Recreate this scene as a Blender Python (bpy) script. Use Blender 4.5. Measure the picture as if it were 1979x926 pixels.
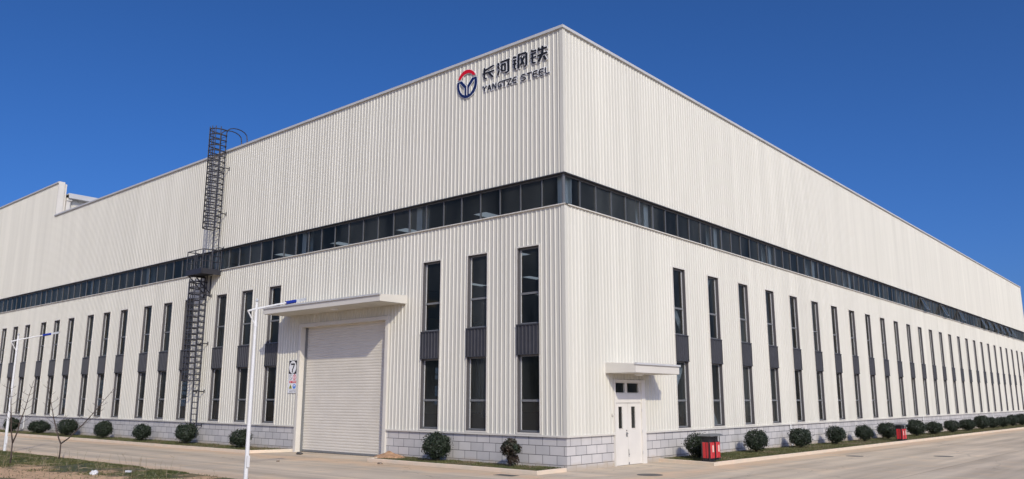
import bpy, bmesh, math, random
from mathutils import Vector, Matrix
from mathutils.geometry import tessellate_polygon
R_ = math.radians
random.seed(7)
SC = bpy.context.scene
for o in list(bpy.data.objects): bpy.data.objects.remove(o)

# ------------------------------------------------------------ camera
cd = bpy.data.cameras.new('camera'); cam = bpy.data.objects.new('camera', cd); SC.collection.objects.link(cam)
cr = Vector((0.75657397, 0.65390636, 0.00151559)); cu = Vector((0.12632843, -0.14843612, 0.98081999)); cw = Vector((-0.64158939, 0.74187141, 0.19490987))
cam.matrix_world = Matrix(((cr.x, cu.x, -cw.x, 16.17312), (cr.y, cu.y, -cw.y, -21.443254), (cr.z, cu.z, -cw.z, 2.315262), (0, 0, 0, 1)))
cd.sensor_width = 36; cd.lens = 28.13154; cd.clip_start = 0.1; cd.clip_end = 3000
SC.camera = cam
SC.render.engine = 'CYCLES'
SC.render.resolution_x = 1024; SC.render.resolution_y = 479

# ------------------------------------------------------------ sky and sun
SUN = Vector((1.65, -1.0, 1.22)).normalized()
el = math.asin(SUN.z); az = math.atan2(SUN.x, SUN.y)
W = bpy.data.worlds.new('World'); SC.world = W; W.use_nodes = True
wt = W.node_tree; wt.nodes.clear()
sky = wt.nodes.new('ShaderNodeTexSky'); sky.sky_type = 'NISHITA'; sky.sun_disc = False
sky.sun_elevation = el; sky.sun_rotation = az; sky.altitude = 0; sky.air_density = .6; sky.dust_density = 3.0; sky.ozone_density = 10.0
hs = wt.nodes.new('ShaderNodeHueSaturation'); hs.inputs['Saturation'].default_value = 1.1; hs.inputs['Value'].default_value = 1.0
bg = wt.nodes.new('ShaderNodeBackground'); bg.inputs['Strength'].default_value = 0.145
wo = wt.nodes.new('ShaderNodeOutputWorld')
wt.links.new(sky.outputs[0], hs.inputs['Color']); tn_ = wt.nodes.new('ShaderNodeMix'); tn_.data_type = 'RGBA'; tn_.blend_type = 'MULTIPLY'; tn_.inputs[0].default_value = 1; tn_.inputs[7].default_value = (1.04, .955, 1.0, 1)
wt.links.new(hs.outputs[0], tn_.inputs[6]); wt.links.new(tn_.outputs[2], bg.inputs['Color']); wt.links.new(bg.outputs[0], wo.inputs[0])
sd = bpy.data.lights.new('sun', 'SUN'); sd.energy = 2.9; sd.angle = R_(0.5); sd.color = (1.0, 0.92, 0.74)
so = bpy.data.objects.new('sun', sd); SC.collection.objects.link(so)
so.rotation_mode = 'QUATERNION'; so.rotation_quaternion = SUN.to_track_quat('Z', 'Y'); so.location = (60, -40, 50)
SC.view_settings.view_transform = 'Standard'; SC.view_settings.look = 'None'
SC.view_settings.exposure = 0.0; SC.view_settings.gamma = 1; SC.view_settings.use_curve_mapping = False

# ------------------------------------------------------------ helpers
class MB:
    def __init__(s): s.v = []; s.f = []; s.uv = None
    def quad(s, a, b, c, d):
        n = len(s.v); s.v += [a, b, c, d]; s.f.append((n, n+1, n+2, n+3)); return s
    def box(s, x0, x1, y0, y1, z0, z1):
        n = len(s.v)
        s.v += [(x, y, z) for z in (z0, z1) for x, y in ((x0, y0), (x1, y0), (x1, y1), (x0, y1))]
        s.f += [tuple(n+i for i in q) for q in ((0, 3, 2, 1), (4, 5, 6, 7), (0, 1, 5, 4), (1, 2, 6, 5), (2, 3, 7, 6), (3, 0, 4, 7))]
        return s
    def prism(s, pts, h0, h1, fn):
        """extrude a 2D polygon; fn(a,b,h)->xyz"""
        n = len(s.v); k = len(pts)
        s.v += [fn(a, b, h0) for a, b in pts] + [fn(a, b, h1) for a, b in pts]
        s.f.append(tuple(n+i for i in range(k))[::-1]); s.f.append(tuple(n+k+i for i in range(k)))
        for i in range(k): s.f.append((n+i, n+(i+1) % k, n+k+(i+1) % k, n+k+i))
        return s
    def tube(s, pts, r, n=6, caps=True):
        pts = [Vector(p) for p in pts]; rs = r if isinstance(r, (list, tuple)) else [r]*len(pts)
        base = len(s.v); up = None
        for i, p in enumerate(pts):
            t = (pts[min(i+1, len(pts)-1)] - pts[max(i-1, 0)]).normalized()
            if up is None:
                up = t.orthogonal().normalized()
            else:
                up = (up - t*up.dot(t)); up = up.normalized() if up.length > 1e-6 else t.orthogonal().normalized()
            w = t.cross(up)
            for k in range(n):
                a = 2*math.pi*k/n + math.pi/n
                s.v.append(tuple(p + (up*math.cos(a) + w*math.sin(a))*rs[i]))
        for i in range(len(pts)-1):
            for k in range(n):
                a = base+i*n+k; b = base+i*n+(k+1) % n
                s.f.append((a, b, b+n, a+n))
        if caps:
            s.f.append(tuple(base+k for k in range(n))[::-1]); s.f.append(tuple(base+(len(pts)-1)*n+k for k in range(n)))
        return s
    def build(s, name, mat, parent=None, loc=None, rz=None, smooth=False, recalc=False):
        me = bpy.data.meshes.new(name); me.from_pydata(s.v, [], s.f); me.update()
        if recalc:
            bm = bmesh.new(); bm.from_mesh(me); bmesh.ops.recalc_face_normals(bm, faces=bm.faces); bm.to_mesh(me); bm.free()
        if smooth:
            for p in me.polygons: p.use_smooth = True
        if mat: me.materials.append(mat)
        o = bpy.data.objects.new(name, me); SC.collection.objects.link(o)
        if parent: o.parent = parent
        if loc: o.location = loc
        if rz is not None: o.rotation_euler = (0, 0, rz)
        return o
def tag(o, label=None, cat=None, group=None, kind=None):
    if label: o['label'] = label
    if cat: o['category'] = cat
    if group: o['group'] = group
    if kind: o['kind'] = kind
    return o
def empty(name, loc=(0, 0, 0), rz=0):
    o = bpy.data.objects.new(name, None); SC.collection.objects.link(o); o.location = loc; o.rotation_euler = (0, 0, rz); o.empty_display_size = .3
    return o
def inst(o, parent, loc=None, rz=None):
    c = o.copy(); SC.collection.objects.link(c); c.parent = parent
    if loc is not None: c.location = loc
    if rz is not None: c.rotation_euler = (0, 0, rz)
    return c
def copy_tree(o, parent=None):
    c = o.copy(); SC.collection.objects.link(c); c.parent = parent
    for ch in list(o.children): copy_tree(ch, c)
    return c

# ------------------------------------------------------------ materials
def mat(name, col, rough=.6, metal=0.0, var=0.0, vscale=3.0, bump=0.0, bscale=40.0, col2=None, spec=.5, vstretch=(1, 1, 1), detail=5):
    m = bpy.data.materials.new(name); m.use_nodes = True; t = m.node_tree; N = t.nodes; L = t.links
    b = N['Principled BSDF']; b.inputs['Roughness'].default_value = rough; b.inputs['Metallic'].default_value = metal
    b.inputs['Base Color'].default_value = (*col, 1); b.inputs['Specular IOR Level'].default_value = spec
    if var or col2 or bump:
        g = N.new('ShaderNodeNewGeometry'); mp = N.new('ShaderNodeMapping'); mp.inputs['Scale'].default_value = vstretch
        L.new(g.outputs['Position'], mp.inputs[0])
    if var or col2:
        n = N.new('ShaderNodeTexNoise'); n.inputs['Scale'].default_value = vscale; n.inputs['Detail'].default_value = detail
        L.new(mp.outputs[0], n.inputs['Vector'])
        r = N.new('ShaderNodeValToRGB'); r.color_ramp.elements[0].position = .32; r.color_ramp.elements[1].position = .68
        c2 = col2 or tuple(min(1, c*(1+var)) for c in col); c1 = col if col2 else tuple(c*(1-var) for c in col)
        r.color_ramp.elements[0].color = (*c1, 1); r.color_ramp.elements[1].color = (*c2, 1)
        L.new(n.outputs[0], r.inputs[0]); L.new(r.outputs[0], b.inputs['Base Color'])
    if bump:
        n2 = N.new('ShaderNodeTexNoise'); n2.inputs['Scale'].default_value = bscale; n2.inputs['Detail'].default_value = 4
        L.new(g.outputs['Position'], n2.inputs['Vector'])
        bp = N.new('ShaderNodeBump'); bp.inputs['Strength'].default_value = bump; bp.inputs['Distance'].default_value = .02
        L.new(n2.outputs[0], bp.inputs['Height']); L.new(bp.outputs[0], b.inputs['Normal'])
    return m
M = {}
M['clad'] = mat('cladding_paint', (.602, .582, .505), rough=.5, var=.045, vscale=1.6, vstretch=(1, 1, .06), spec=.35)
def sheet_tone(m, w):
    t = m.node_tree; N = t.nodes; L = t.links; b = N['Principled BSDF']; src = b.inputs['Base Color'].links[0].from_socket
    g = N.new('ShaderNodeNewGeometry'); s_ = N.new('ShaderNodeSeparateXYZ'); L.new(g.outputs['Position'], s_.inputs[0])
    a = N.new('ShaderNodeMath'); L.new(s_.outputs['X'], a.inputs[0]); L.new(s_.outputs['Y'], a.inputs[1])
    d = N.new('ShaderNodeMath'); d.operation = 'DIVIDE'; L.new(a.outputs[0], d.inputs[0]); d.inputs[1].default_value = w
    f = N.new('ShaderNodeMath'); f.operation = 'FLOOR'; L.new(d.outputs[0], f.inputs[0])
    wn = N.new('ShaderNodeTexWhiteNoise'); wn.noise_dimensions = '1D'; L.new(f.outputs[0], wn.inputs['W'])
    n = N.new('ShaderNodeTexNoise'); n.inputs['Scale'].default_value = 1; n.inputs['Detail'].default_value = 6; mp = N.new('ShaderNodeMapping'); mp.inputs['Scale'].default_value = (9, 9, .35); L.new(g.outputs['Position'], mp.inputs[0]); L.new(mp.outputs[0], n.inputs['Vector'])
    mr = N.new('ShaderNodeMapRange'); mr.inputs[3].default_value = .965; mr.inputs[4].default_value = 1.02; L.new(wn.outputs['Value'], mr.inputs[0])
    m2 = N.new('ShaderNodeMapRange'); m2.inputs[1].default_value = .55; m2.inputs[2].default_value = .8; m2.inputs[3].default_value = 1; m2.inputs[4].default_value = .93; L.new(n.outputs[0], m2.inputs[0])
    mu = N.new('ShaderNodeMath'); mu.operation = 'MULTIPLY'; L.new(mr.outputs[0], mu.inputs[0]); L.new(m2.outputs[0], mu.inputs[1])
    x = N.new('ShaderNodeMix'); x.data_type = 'RGBA'; x.blend_type = 'MULTIPLY'; x.inputs[0].default_value = 1; L.new(src, x.inputs[6]); L.new(mu.outputs[0], x.inputs[7]); L.new(x.outputs[2], b.inputs['Base Color'])
sheet_tone(M['clad'], 1.025)
M['trim'] = mat('white_trim', (.62, .59, .52), rough=.5, var=.025, vscale=2)
M['cap'] = mat('coping_metal', (.5, .5, .49), rough=.45, var=.04, vscale=1)
M['dark'] = mat('dark_grey_paint', (.045, .045, .050), rough=.45, var=.1, vscale=5)
M['frame'] = mat('window_frame_grey', (.16, .165, .165), rough=.4, var=.05, vscale=6)
M['mull'] = mat('mullion_grey', (.10, .105, .11), rough=.4)
M['reveal'] = mat('window_reveal', (.085, .08, .082), rough=.6)
M['shut'] = mat('shutter_paint', (.62, .58, .50), rough=.5, var=.04, vscale=1.2, spec=.3)
M['door'] = mat('white_door_paint', (.68, .65, .585), rough=.45, var=.03, vscale=2)
M['black'] = mat('black_paint', (.02, .02, .022), rough=.5)
M['ladder'] = mat('ladder_paint', (.028, .028, .034), rough=.5, var=.15, vscale=6)
M['lamp'] = mat('lamp_white', (.68, .68, .66), rough=.35, var=.02, vscale=4)
M['blue'] = mat('blue_band', (.01, .03, .25), rough=.4)
M['greyhead'] = mat('lamp_head_grey', (.42, .44, .46), rough=.4)
M['red'] = mat('bin_red', (.5, .025, .03), rough=.4, var=.1, vscale=8)
M['binlabel'] = mat('bin_label', (.72, .5, .42), rough=.5)
M['column'] = mat('steel_column', (.72, .73, .73), rough=.5, var=.05, vscale=2)
M['interior'] = mat('interior_panel', (.05, .055, .055), rough=.8)
M['intfloor'] = mat('interior_floor', (.09, .09, .085), rough=.6, var=.1)
M['roofm'] = mat('roof_sheet', (.45, .46, .47), rough=.5)
M['skylight'] = mat('skylight_sheet', (.7, .72, .7), rough=.4)
M['kerb'] = mat('kerb_concrete', (.60, .52, .40), rough=.85, col2=(.70, .56, .42), vscale=1.6, bump=.3, bscale=60)
M['iron'] = mat('cast_iron', (.10, .095, .085), rough=.6, var=.2, vscale=20)
M['bark'] = mat('bark', (.07, .05, .04), rough=.9, var=.25, vscale=30)
M['plastic'] = mat('white_plastic', (.6, .6, .6), rough=.4)
M['sblack'] = mat('sign_black', (.014, .0125, .011), rough=.45)
M['swhite'] = mat('sign_white', (.8, .8, .79), rough=.45)
M['sred'] = mat('sign_red', (.62, .004, .015), rough=.4)
M['snavy'] = mat('sign_navy', (.006, .016, .085), rough=.4)
M['syellow'] = mat('sign_yellow', (.35, .33, .05), rough=.5)
M['sblue'] = mat('sign_blue', (.06, .2, .6), rough=.5)
M['sgrey'] = mat('sign_grey', (.3, .3, .32), rough=.5)
M['dirt'] = mat('bed_soil', (.22, .14, .08), rough=.95, col2=(.09, .085, .035), vscale=1.3, bump=.6, bscale=18, detail=8)
M['stone'] = mat('stone', (.25, .2, .15), rough=.9, var=.2, vscale=20)

def glass_mat(name, tint, refl=1.0, ior=1.45, film=0.0):
    m = bpy.data.materials.new(name); m.use_nodes = True; t = m.node_tree; N = t.nodes; L = t.links; N.clear()
    tr = N.new('ShaderNodeBsdfTransparent'); tr.inputs[0].default_value = (*tint, 1)
    gl = N.new('ShaderNodeBsdfGlossy'); gl.inputs['Roughness'].default_value = .02; gl.inputs['Color'].default_value = (.58, .52, .42, 1)
    n = N.new('ShaderNodeTexNoise'); n.inputs['Scale'].default_value = 1.4; g = N.new('ShaderNodeNewGeometry'); L.new(g.outputs['Position'], n.inputs['Vector'])
    bp = N.new('ShaderNodeBump'); bp.inputs['Strength'].default_value = .06; bp.inputs['Distance'].default_value = .02; L.new(n.outputs[0], bp.inputs['Height']); L.new(bp.outputs[0], gl.inputs['Normal'])
    df = N.new('ShaderNodeBsdfDiffuse'); df.inputs[0].default_value = (.36, .39, .38, 1)
    fr = N.new('ShaderNodeFresnel'); fr.inputs['IOR'].default_value = ior
    mx = N.new('ShaderNodeMixShader'); L.new(fr.outputs[0], mx.inputs[0]); L.new(tr.outputs[0], mx.inputs[1]); L.new(gl.outputs[0], mx.inputs[2])
    m2 = N.new('ShaderNodeMixShader')
    mp = N.new('ShaderNodeMapping'); mp.inputs['Scale'].default_value = (.55, .55, .12); L.new(g.outputs['Position'], mp.inputs[0])
    nf = N.new('ShaderNodeTexNoise'); nf.inputs['Scale'].default_value = 1.3; nf.inputs['Detail'].default_value = 3; L.new(mp.outputs[0], nf.inputs['Vector'])
    mf = N.new('ShaderNodeMapRange'); mf.inputs[1].default_value = .35; mf.inputs[2].default_value = .7; mf.inputs[3].default_value = .012; mf.inputs[4].default_value = film*2.6; L.new(nf.outputs[0], mf.inputs[0]); L.new(mf.outputs[0], m2.inputs[0])
    L.new(mx.outputs[0], m2.inputs[1]); L.new(df.outputs[0], m2.inputs[2])
    o = N.new('ShaderNodeOutputMaterial'); L.new(m2.outputs[0], o.inputs[0]); return m
M['glass'] = glass_mat('tinted_glass', (.72, .79, .77), ior=1.45, film=.045)

def block_mat():
    m = bpy.data.materials.new('concrete_block'); m.use_nodes = True; t = m.node_tree; N = t.nodes; L = t.links; b = N['Principled BSDF']
    uv = N.new('ShaderNodeUVMap'); uv.uv_map = 'UVMap'
    br = N.new('ShaderNodeTexBrick'); br.offset = .5; br.inputs['Scale'].default_value = 1; br.inputs['Brick Width'].default_value = .6; br.inputs['Row Height'].default_value = .3
    br.inputs['Mortar Size'].default_value = .011; br.inputs['Mortar Smooth'].default_value = .1; br.inputs['Bias'].default_value = 0
    br.inputs['Color1'].default_value = (.46, .445, .43, 1); br.inputs['Color2'].default_value = (.57, .545, .515, 1); br.inputs['Mortar'].default_value = (.12, .12, .12, 1)
    L.new(uv.outputs[0], br.inputs['Vector'])
    g = N.new('ShaderNodeNewGeometry'); n = N.new('ShaderNodeTexNoise'); n.inputs['Scale'].default_value = 2.2; n.inputs['Detail'].default_value = 8; L.new(g.outputs['Position'], n.inputs['Vector'])
    mr = N.new('ShaderNodeMapRange'); mr.inputs[3].default_value = .86; mr.inputs[4].default_value = 1.12; L.new(n.outputs[0], mr.inputs[0])
    mx = N.new('ShaderNodeMix'); mx.data_type = 'RGBA'; mx.blend_type = 'MULTIPLY'; mx.inputs[0].default_value = 1
    L.new(br.outputs[0], mx.inputs[6]); L.new(mr.outputs[0], mx.inputs[7])
    # splashed soil along the foot of the wall
    sp = N.new('ShaderNodeSeparateXYZ'); L.new(uv.outputs[0], sp.inputs[0])
    ad = N.new('ShaderNodeMath'); ad.operation = 'MULTIPLY_ADD'; ad.inputs[1].default_value = -.35; L.new(n.outputs[0], ad.inputs[0]); L.new(sp.outputs['Y'], ad.inputs[2])
    m3 = N.new('ShaderNodeMapRange'); m3.inputs[1].default_value = -.30; m3.inputs[2].default_value = -.12; m3.inputs[3].default_value = .75; m3.inputs[4].default_value = 0; L.new(ad.outputs[0], m3.inputs[0])
    mz = N.new('ShaderNodeMix'); mz.data_type = 'RGBA'; L.new(m3.outputs[0], mz.inputs[0]); L.new(mx.outputs[2], mz.inputs[6]); mz.inputs[7].default_value = (.40, .33, .24, 1)
    L.new(mz.outputs[2], b.inputs['Base Color']); b.inputs['Roughness'].default_value = .85
    bp = N.new('ShaderNodeBump'); bp.inputs['Strength'].default_value = .6; bp.inputs['Distance'].default_value = .008; bp.invert = True
    L.new(br.outputs['Fac'], bp.inputs['Height']); L.new(bp.outputs[0], b.inputs['Normal']); return m
M['block'] = block_mat()

def road_mat():
    m = bpy.data.materials.new('concrete_paving'); m.use_nodes = True; t = m.node_tree; N = t.nodes; L = t.links; b = N['Principled BSDF']
    g = N.new('ShaderNodeNewGeometry')
    def noise(sc, det, stretch=None):
        n = N.new('ShaderNodeTexNoise'); n.inputs['Scale'].default_value = sc; n.inputs['Detail'].default_value = det
        if stretch:
            mp = N.new('ShaderNodeMapping'); mp.inputs['Scale'].default_value = stretch; L.new(g.outputs['Position'], mp.inputs[0]); L.new(mp.outputs[0], n.inputs['Vector'])
        else: L.new(g.outputs['Position'], n.inputs['Vector'])
        return n
    n1 = noise(.22, 8); r1 = N.new('ShaderNodeValToRGB'); r1.color_ramp.elements[0].position = .3; r1.color_ramp.elements[1].position = .7
    r1.color_ramp.elements[0].color = (.53, .44, .33, 1); r1.color_ramp.elements[1].color = (.63, .53, .40, 1); L.new(n1.outputs[0], r1.inputs[0])
    # sandy dust drifts
    n2 = noise(.9, 9); r2 = N.new('ShaderNodeMapRange'); r2.inputs[1].default_value = .5; r2.inputs[2].default_value = .72; L.new(n2.outputs[0], r2.inputs[0])
    r2.inputs[4].default_value = .55
    m2 = N.new('ShaderNodeMix'); m2.data_type = 'RGBA'; L.new(r2.outputs[0], m2.inputs[0]); L.new(r1.outputs[0], m2.inputs[6]); m2.inputs[7].default_value = (.72, .55, .36, 1)
    # tyre streaks along each road
    s1 = noise(1, 4, (.06, 1.1, 1)); s2 = noise(1, 4, (1.3, .07, 1))
    sp = N.new('ShaderNodeSeparateXYZ'); L.new(g.outputs['Position'], sp.inputs[0])
    sel = N.new('ShaderNodeMapRange'); sel.inputs[1].default_value = .5; sel.inputs[2].default_value = 3.0; L.new(sp.outputs['X'], sel.inputs[0])
    mm = N.new('ShaderNodeMix'); L.new(sel.outputs[0], mm.inputs[0]); L.new(s1.outputs[0], mm.inputs[2]); L.new(s2.outputs[0], mm.inputs[3])
    mr = N.new('ShaderNodeMapRange'); mr.inputs[1].default_value = .35; mr.inputs[2].default_value = .68; mr.inputs[3].default_value = .80; mr.inputs[4].default_value = 1.16; L.new(mm.outputs[0], mr.inputs[0])
    m3 = N.new('ShaderNodeMix'); m3.data_type = 'RGBA'; m3.blend_type = 'MULTIPLY'; m3.inputs[0].default_value = 1; L.new(m2.outputs[2], m3.inputs[6]); L.new(mr.outputs[0], m3.inputs[7])
    # sand gathered along the kerbs
    def absdist(sock, c):
        a = N.new('ShaderNodeMath'); a.operation = 'SUBTRACT'; L.new(sock, a.inputs[0]); a.inputs[1].default_value = c
        b_ = N.new('ShaderNodeMath'); b_.operation = 'ABSOLUTE'; L.new(a.outputs[0], b_.inputs[0])
        c_ = N.new('ShaderNodeMapRange'); c_.inputs[1].default_value = .1; c_.inputs[2].default_value = 1.5; c_.inputs[3].default_value = 1; c_.inputs[4].default_value = 0; L.new(b_.outputs[0], c_.inputs[0]); return c_.outputs[0]
    dy = absdist(sp.outputs['Y'], -2.2); dx = absdist(sp.outputs['X'], 2.9)
    mxm = N.new('ShaderNodeMix'); L.new(sel.outputs[0], mxm.inputs[0]); L.new(dy, mxm.inputs[2]); L.new(dx, mxm.inputs[3])
    dv = absdist(sp.outputs['Y'], -8.3)
    mxv = N.new('ShaderNodeMath'); mxv.operation = 'MAXIMUM'; L.new(mxm.outputs[0], mxv.inputs[0]); L.new(dv, mxv.inputs[1])
    mu = N.new('ShaderNodeMath'); mu.operation = 'MULTIPLY'; L.new(mxv.outputs[0], mu.inputs[0]); L.new(n2.outputs[0], mu.inputs[1])
    mu2 = N.new('ShaderNodeMapRange'); mu2.inputs[1].default_value = .18; mu2.inputs[2].default_value = .5; mu2.inputs[4].default_value = .8; L.new(mu.outputs[0], mu2.inputs[0])
    ms = N.new('ShaderNodeMix'); ms.data_type = 'RGBA'; L.new(mu2.outputs[0], ms.inputs[0]); L.new(m3.outputs[2], ms.inputs[6]); ms.inputs[7].default_value = (.70, .50, .32, 1)
    m3 = ms
    vo = N.new('ShaderNodeTexVoronoi'); vo.feature = 'DISTANCE_TO_EDGE'; vo.inputs['Scale'].default_value = .16
    nd = noise(1.4, 5); vm = N.new('ShaderNodeVectorMath'); vm.operation = 'MULTIPLY_ADD'; vm.inputs[1].default_value = (1.2, 1.2, 0); L.new(nd.outputs['Color'], vm.inputs[0]); L.new(g.outputs['Position'], vm.inputs[2]); L.new(vm.outputs[0], vo.inputs['Vector'])
    vr = N.new('ShaderNodeMapRange'); vr.inputs[1].default_value = 0; vr.inputs[2].default_value = .006; vr.inputs[3].default_value = .72; vr.inputs[4].default_value = 1; L.new(vo.outputs['Distance'], vr.inputs[0])
    no = noise(.7, 3); vo2 = N.new('ShaderNodeMapRange'); vo2.inputs[1].default_value = .66; vo2.inputs[2].default_value = .78; vo2.inputs[3].default_value = 1; vo2.inputs[4].default_value = .8; L.new(no.outputs[0], vo2.inputs[0])
    wm = N.new('ShaderNodeMath'); wm.operation = 'MULTIPLY'; L.new(vr.outputs[0], wm.inputs[0]); L.new(vo2.outputs[0], wm.inputs[1])
    mw = N.new('ShaderNodeMix'); mw.data_type = 'RGBA'; mw.blend_type = 'MULTIPLY'; mw.inputs[0].default_value = 1; L.new(m3.outputs[2], mw.inputs[6]); L.new(wm.outputs[0], mw.inputs[7]); m3 = mw
    # slab joints
    br = N.new('ShaderNodeTexBrick'); br.offset = 0; br.inputs['Scale'].default_value = 1; br.inputs['Brick Width'].default_value = 5; br.inputs['Row Height'].default_value = 4.2
    br.inputs['Mortar Size'].default_value = .018; br.inputs['Mortar Smooth'].default_value = .3
    br.inputs['Color1'].default_value = (1, 1, 1, 1); br.inputs['Color2'].default_value = (.90, .90, .91, 1); br.inputs['Mortar'].default_value = (.5, .46, .42, 1)
    mp = N.new('ShaderNodeMapping'); mp.inputs['Location'].default_value = (1.3, 1.6, 0); L.new(g.outputs['Position'], mp.inputs[0]); L.new(mp.outputs[0], br.inputs['Vector'])
    m4 = N.new('ShaderNodeMix'); m4.data_type = 'RGBA'; m4.blend_type = 'MULTIPLY'; m4.inputs[0].default_value = .85; L.new(m3.outputs[2], m4.inputs[6]); L.new(br.outputs[0], m4.inputs[7])
    n5 = noise(30, 5); r5 = N.new('ShaderNodeMapRange'); r5.inputs[3].default_value = .9; r5.inputs[4].default_value = 1.1; L.new(n5.outputs[0], r5.inputs[0])
    m5 = N.new('ShaderNodeMix'); m5.data_type = 'RGBA'; m5.blend_type = 'MULTIPLY'; m5.inputs[0].default_value = 1; L.new(m4.outputs[2], m5.inputs[6]); L.new(r5.outputs[0], m5.inputs[7])
    L.new(m5.outputs[2], b.inputs['Base Color']); b.inputs['Roughness'].default_value = .85; b.inputs['Specular IOR Level'].default_value = .3
    return m
M['road'] = road_mat()
def verge_mat():
    m = bpy.data.materials.new('verge_soil'); m.use_nodes = True; t = m.node_tree; N = t.nodes; L = t.links; b = N['Principled BSDF']
    g = N.new('ShaderNodeNewGeometry')
    n = N.new('ShaderNodeTexNoise'); n.inputs['Scale'].default_value = .55; n.inputs['Detail'].default_value = 7; L.new(g.outputs['Position'], n.inputs['Vector'])
    sx = N.new('ShaderNodeSeparateXYZ'); L.new(g.outputs['Position'], sx.inputs[0])
    gy = N.new('ShaderNodeMapRange'); gy.inputs[1].default_value = -9.8; gy.inputs[2].default_value = -11.8; gy.inputs[3].default_value = -.07; gy.inputs[4].default_value = .10; L.new(sx.outputs['Y'], gy.inputs[0])
    gx = N.new('ShaderNodeMapRange'); gx.inputs[1].default_value = -15; gx.inputs[2].default_value = -9; gx.inputs[3].default_value = 0; gx.inputs[4].default_value = .07; L.new(sx.outputs['X'], gx.inputs[0])
    a1 = N.new('ShaderNodeMath'); L.new(n.outputs[0], a1.inputs[0]); L.new(gy.outputs[0], a1.inputs[1]); a2 = N.new('ShaderNodeMath'); L.new(a1.outputs[0], a2.inputs[0]); L.new(gx.outputs[0], a2.inputs[1])
    r = N.new('ShaderNodeValToRGB'); e = r.color_ramp.elements; e[0].position = .42; e[0].color = (.055, .065, .025, 1); e[1].position = .58; e[1].color = (.54, .35, .20, 1)
    e.new(.5).color = (.16, .12, .055, 1); L.new(a2.outputs[0], r.inputs[0])
    n2 = N.new('ShaderNodeTexNoise'); n2.inputs['Scale'].default_value = 6; n2.inputs['Detail'].default_value = 8; L.new(g.outputs['Position'], n2.inputs['Vector'])
    mr = N.new('ShaderNodeMapRange'); mr.inputs[1].default_value = .25; mr.inputs[2].default_value = .75; mr.inputs[3].default_value = .6; mr.inputs[4].default_value = 1.35; L.new(n2.outputs[0], mr.inputs[0])
    mx = N.new('ShaderNodeMix'); mx.data_type = 'RGBA'; mx.blend_type = 'MULTIPLY'; mx.inputs[0].default_value = 1; L.new(r.outputs[0], mx.inputs[6]); L.new(mr.outputs[0], mx.inputs[7])
    L.new(mx.outputs[2], b.inputs['Base Color']); b.inputs['Roughness'].default_value = .95
    bp = N.new('ShaderNodeBump'); bp.inputs['Strength'].default_value = .8; bp.inputs['Distance'].default_value = .06; L.new(n2.outputs[0], bp.inputs['Height']); L.new(bp.outputs[0], b.inputs['Normal'])
    return m
M['verge'] = verge_mat()
def leaf_mat(name, c1, c2, sc=9):
    m = mat(name, c1, rough=.5, col2=c2, vscale=sc, spec=.4, detail=3)
    return m
M['leaf'] = leaf_mat('shrub_leaf', (.010, .017, .009), (.026, .040, .018))
M['leafred'] = leaf_mat('reddish_leaf', (.014, .026, .011), (.058, .036, .026), 4.0)
M['grass'] = leaf_mat('grass_blade', (.05, .068, .018), (.135, .125, .045), 2.5)

def gz(x, y): return -.005*max(0, y-5) - .0028*max(0, -x-8)

# ------------------------------------------------------------ ground and roads
xs = [-900, -400, -150, -75, -40, -8, 0, 8, 60, 300, 900]; ys = [-900, -300, -60, -8.45, 0, 5, 40, 90, 200, 500, 900]
g = MB()
for y in ys:
    for x in xs: g.v.append((x, y, gz(x, y)))
n = len(xs)
for j in range(len(ys)-1):
    for i in range(n-1): g.f.append((j*n+i, j*n+i+1, (j+1)*n+i+1, (j+1)*n+i))
tag(g.build('road', M['road'], smooth=False), 'pale dusty concrete roadway running round both sides of the building', kind='structure')

def hnoise(x, y):
    return (math.sin(x*1.3+y*.7)+math.sin(x*.53-y*1.9+1)+math.sin(x*2.9+y*2.3+2)*.5)/2.5
# grass verge in the foreground
vg = MB(); nx = 150; ny = 50; X0, X1, Y0, Y1 = -60., 2., -30., -8.42
for j in range(ny+1):
    for i in range(nx+1):
        x = X0+(X1-X0)*i/nx; v = j/ny; y = Y1-(Y1-Y0)*v*v + .10*hnoise(x*1.7, 3.)*(1-v)
        dist = Y1-y; z = gz(x, y)+.012+min(1, dist/.5)*(.05+.04*hnoise(x*2, y*2))
        if j == 0: z = gz(x, y)-.02
        vg.v.append((x, y, z))
for j in range(ny):
    for i in range(nx):
        a = j*(nx+1)+i; vg.f.append((a, a+nx+1, a+nx+2, a+1))
tag(vg.build('verge_ground', M['verge'], smooth=True), 'bare reddish soil verge with green patches', kind='structure')

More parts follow.
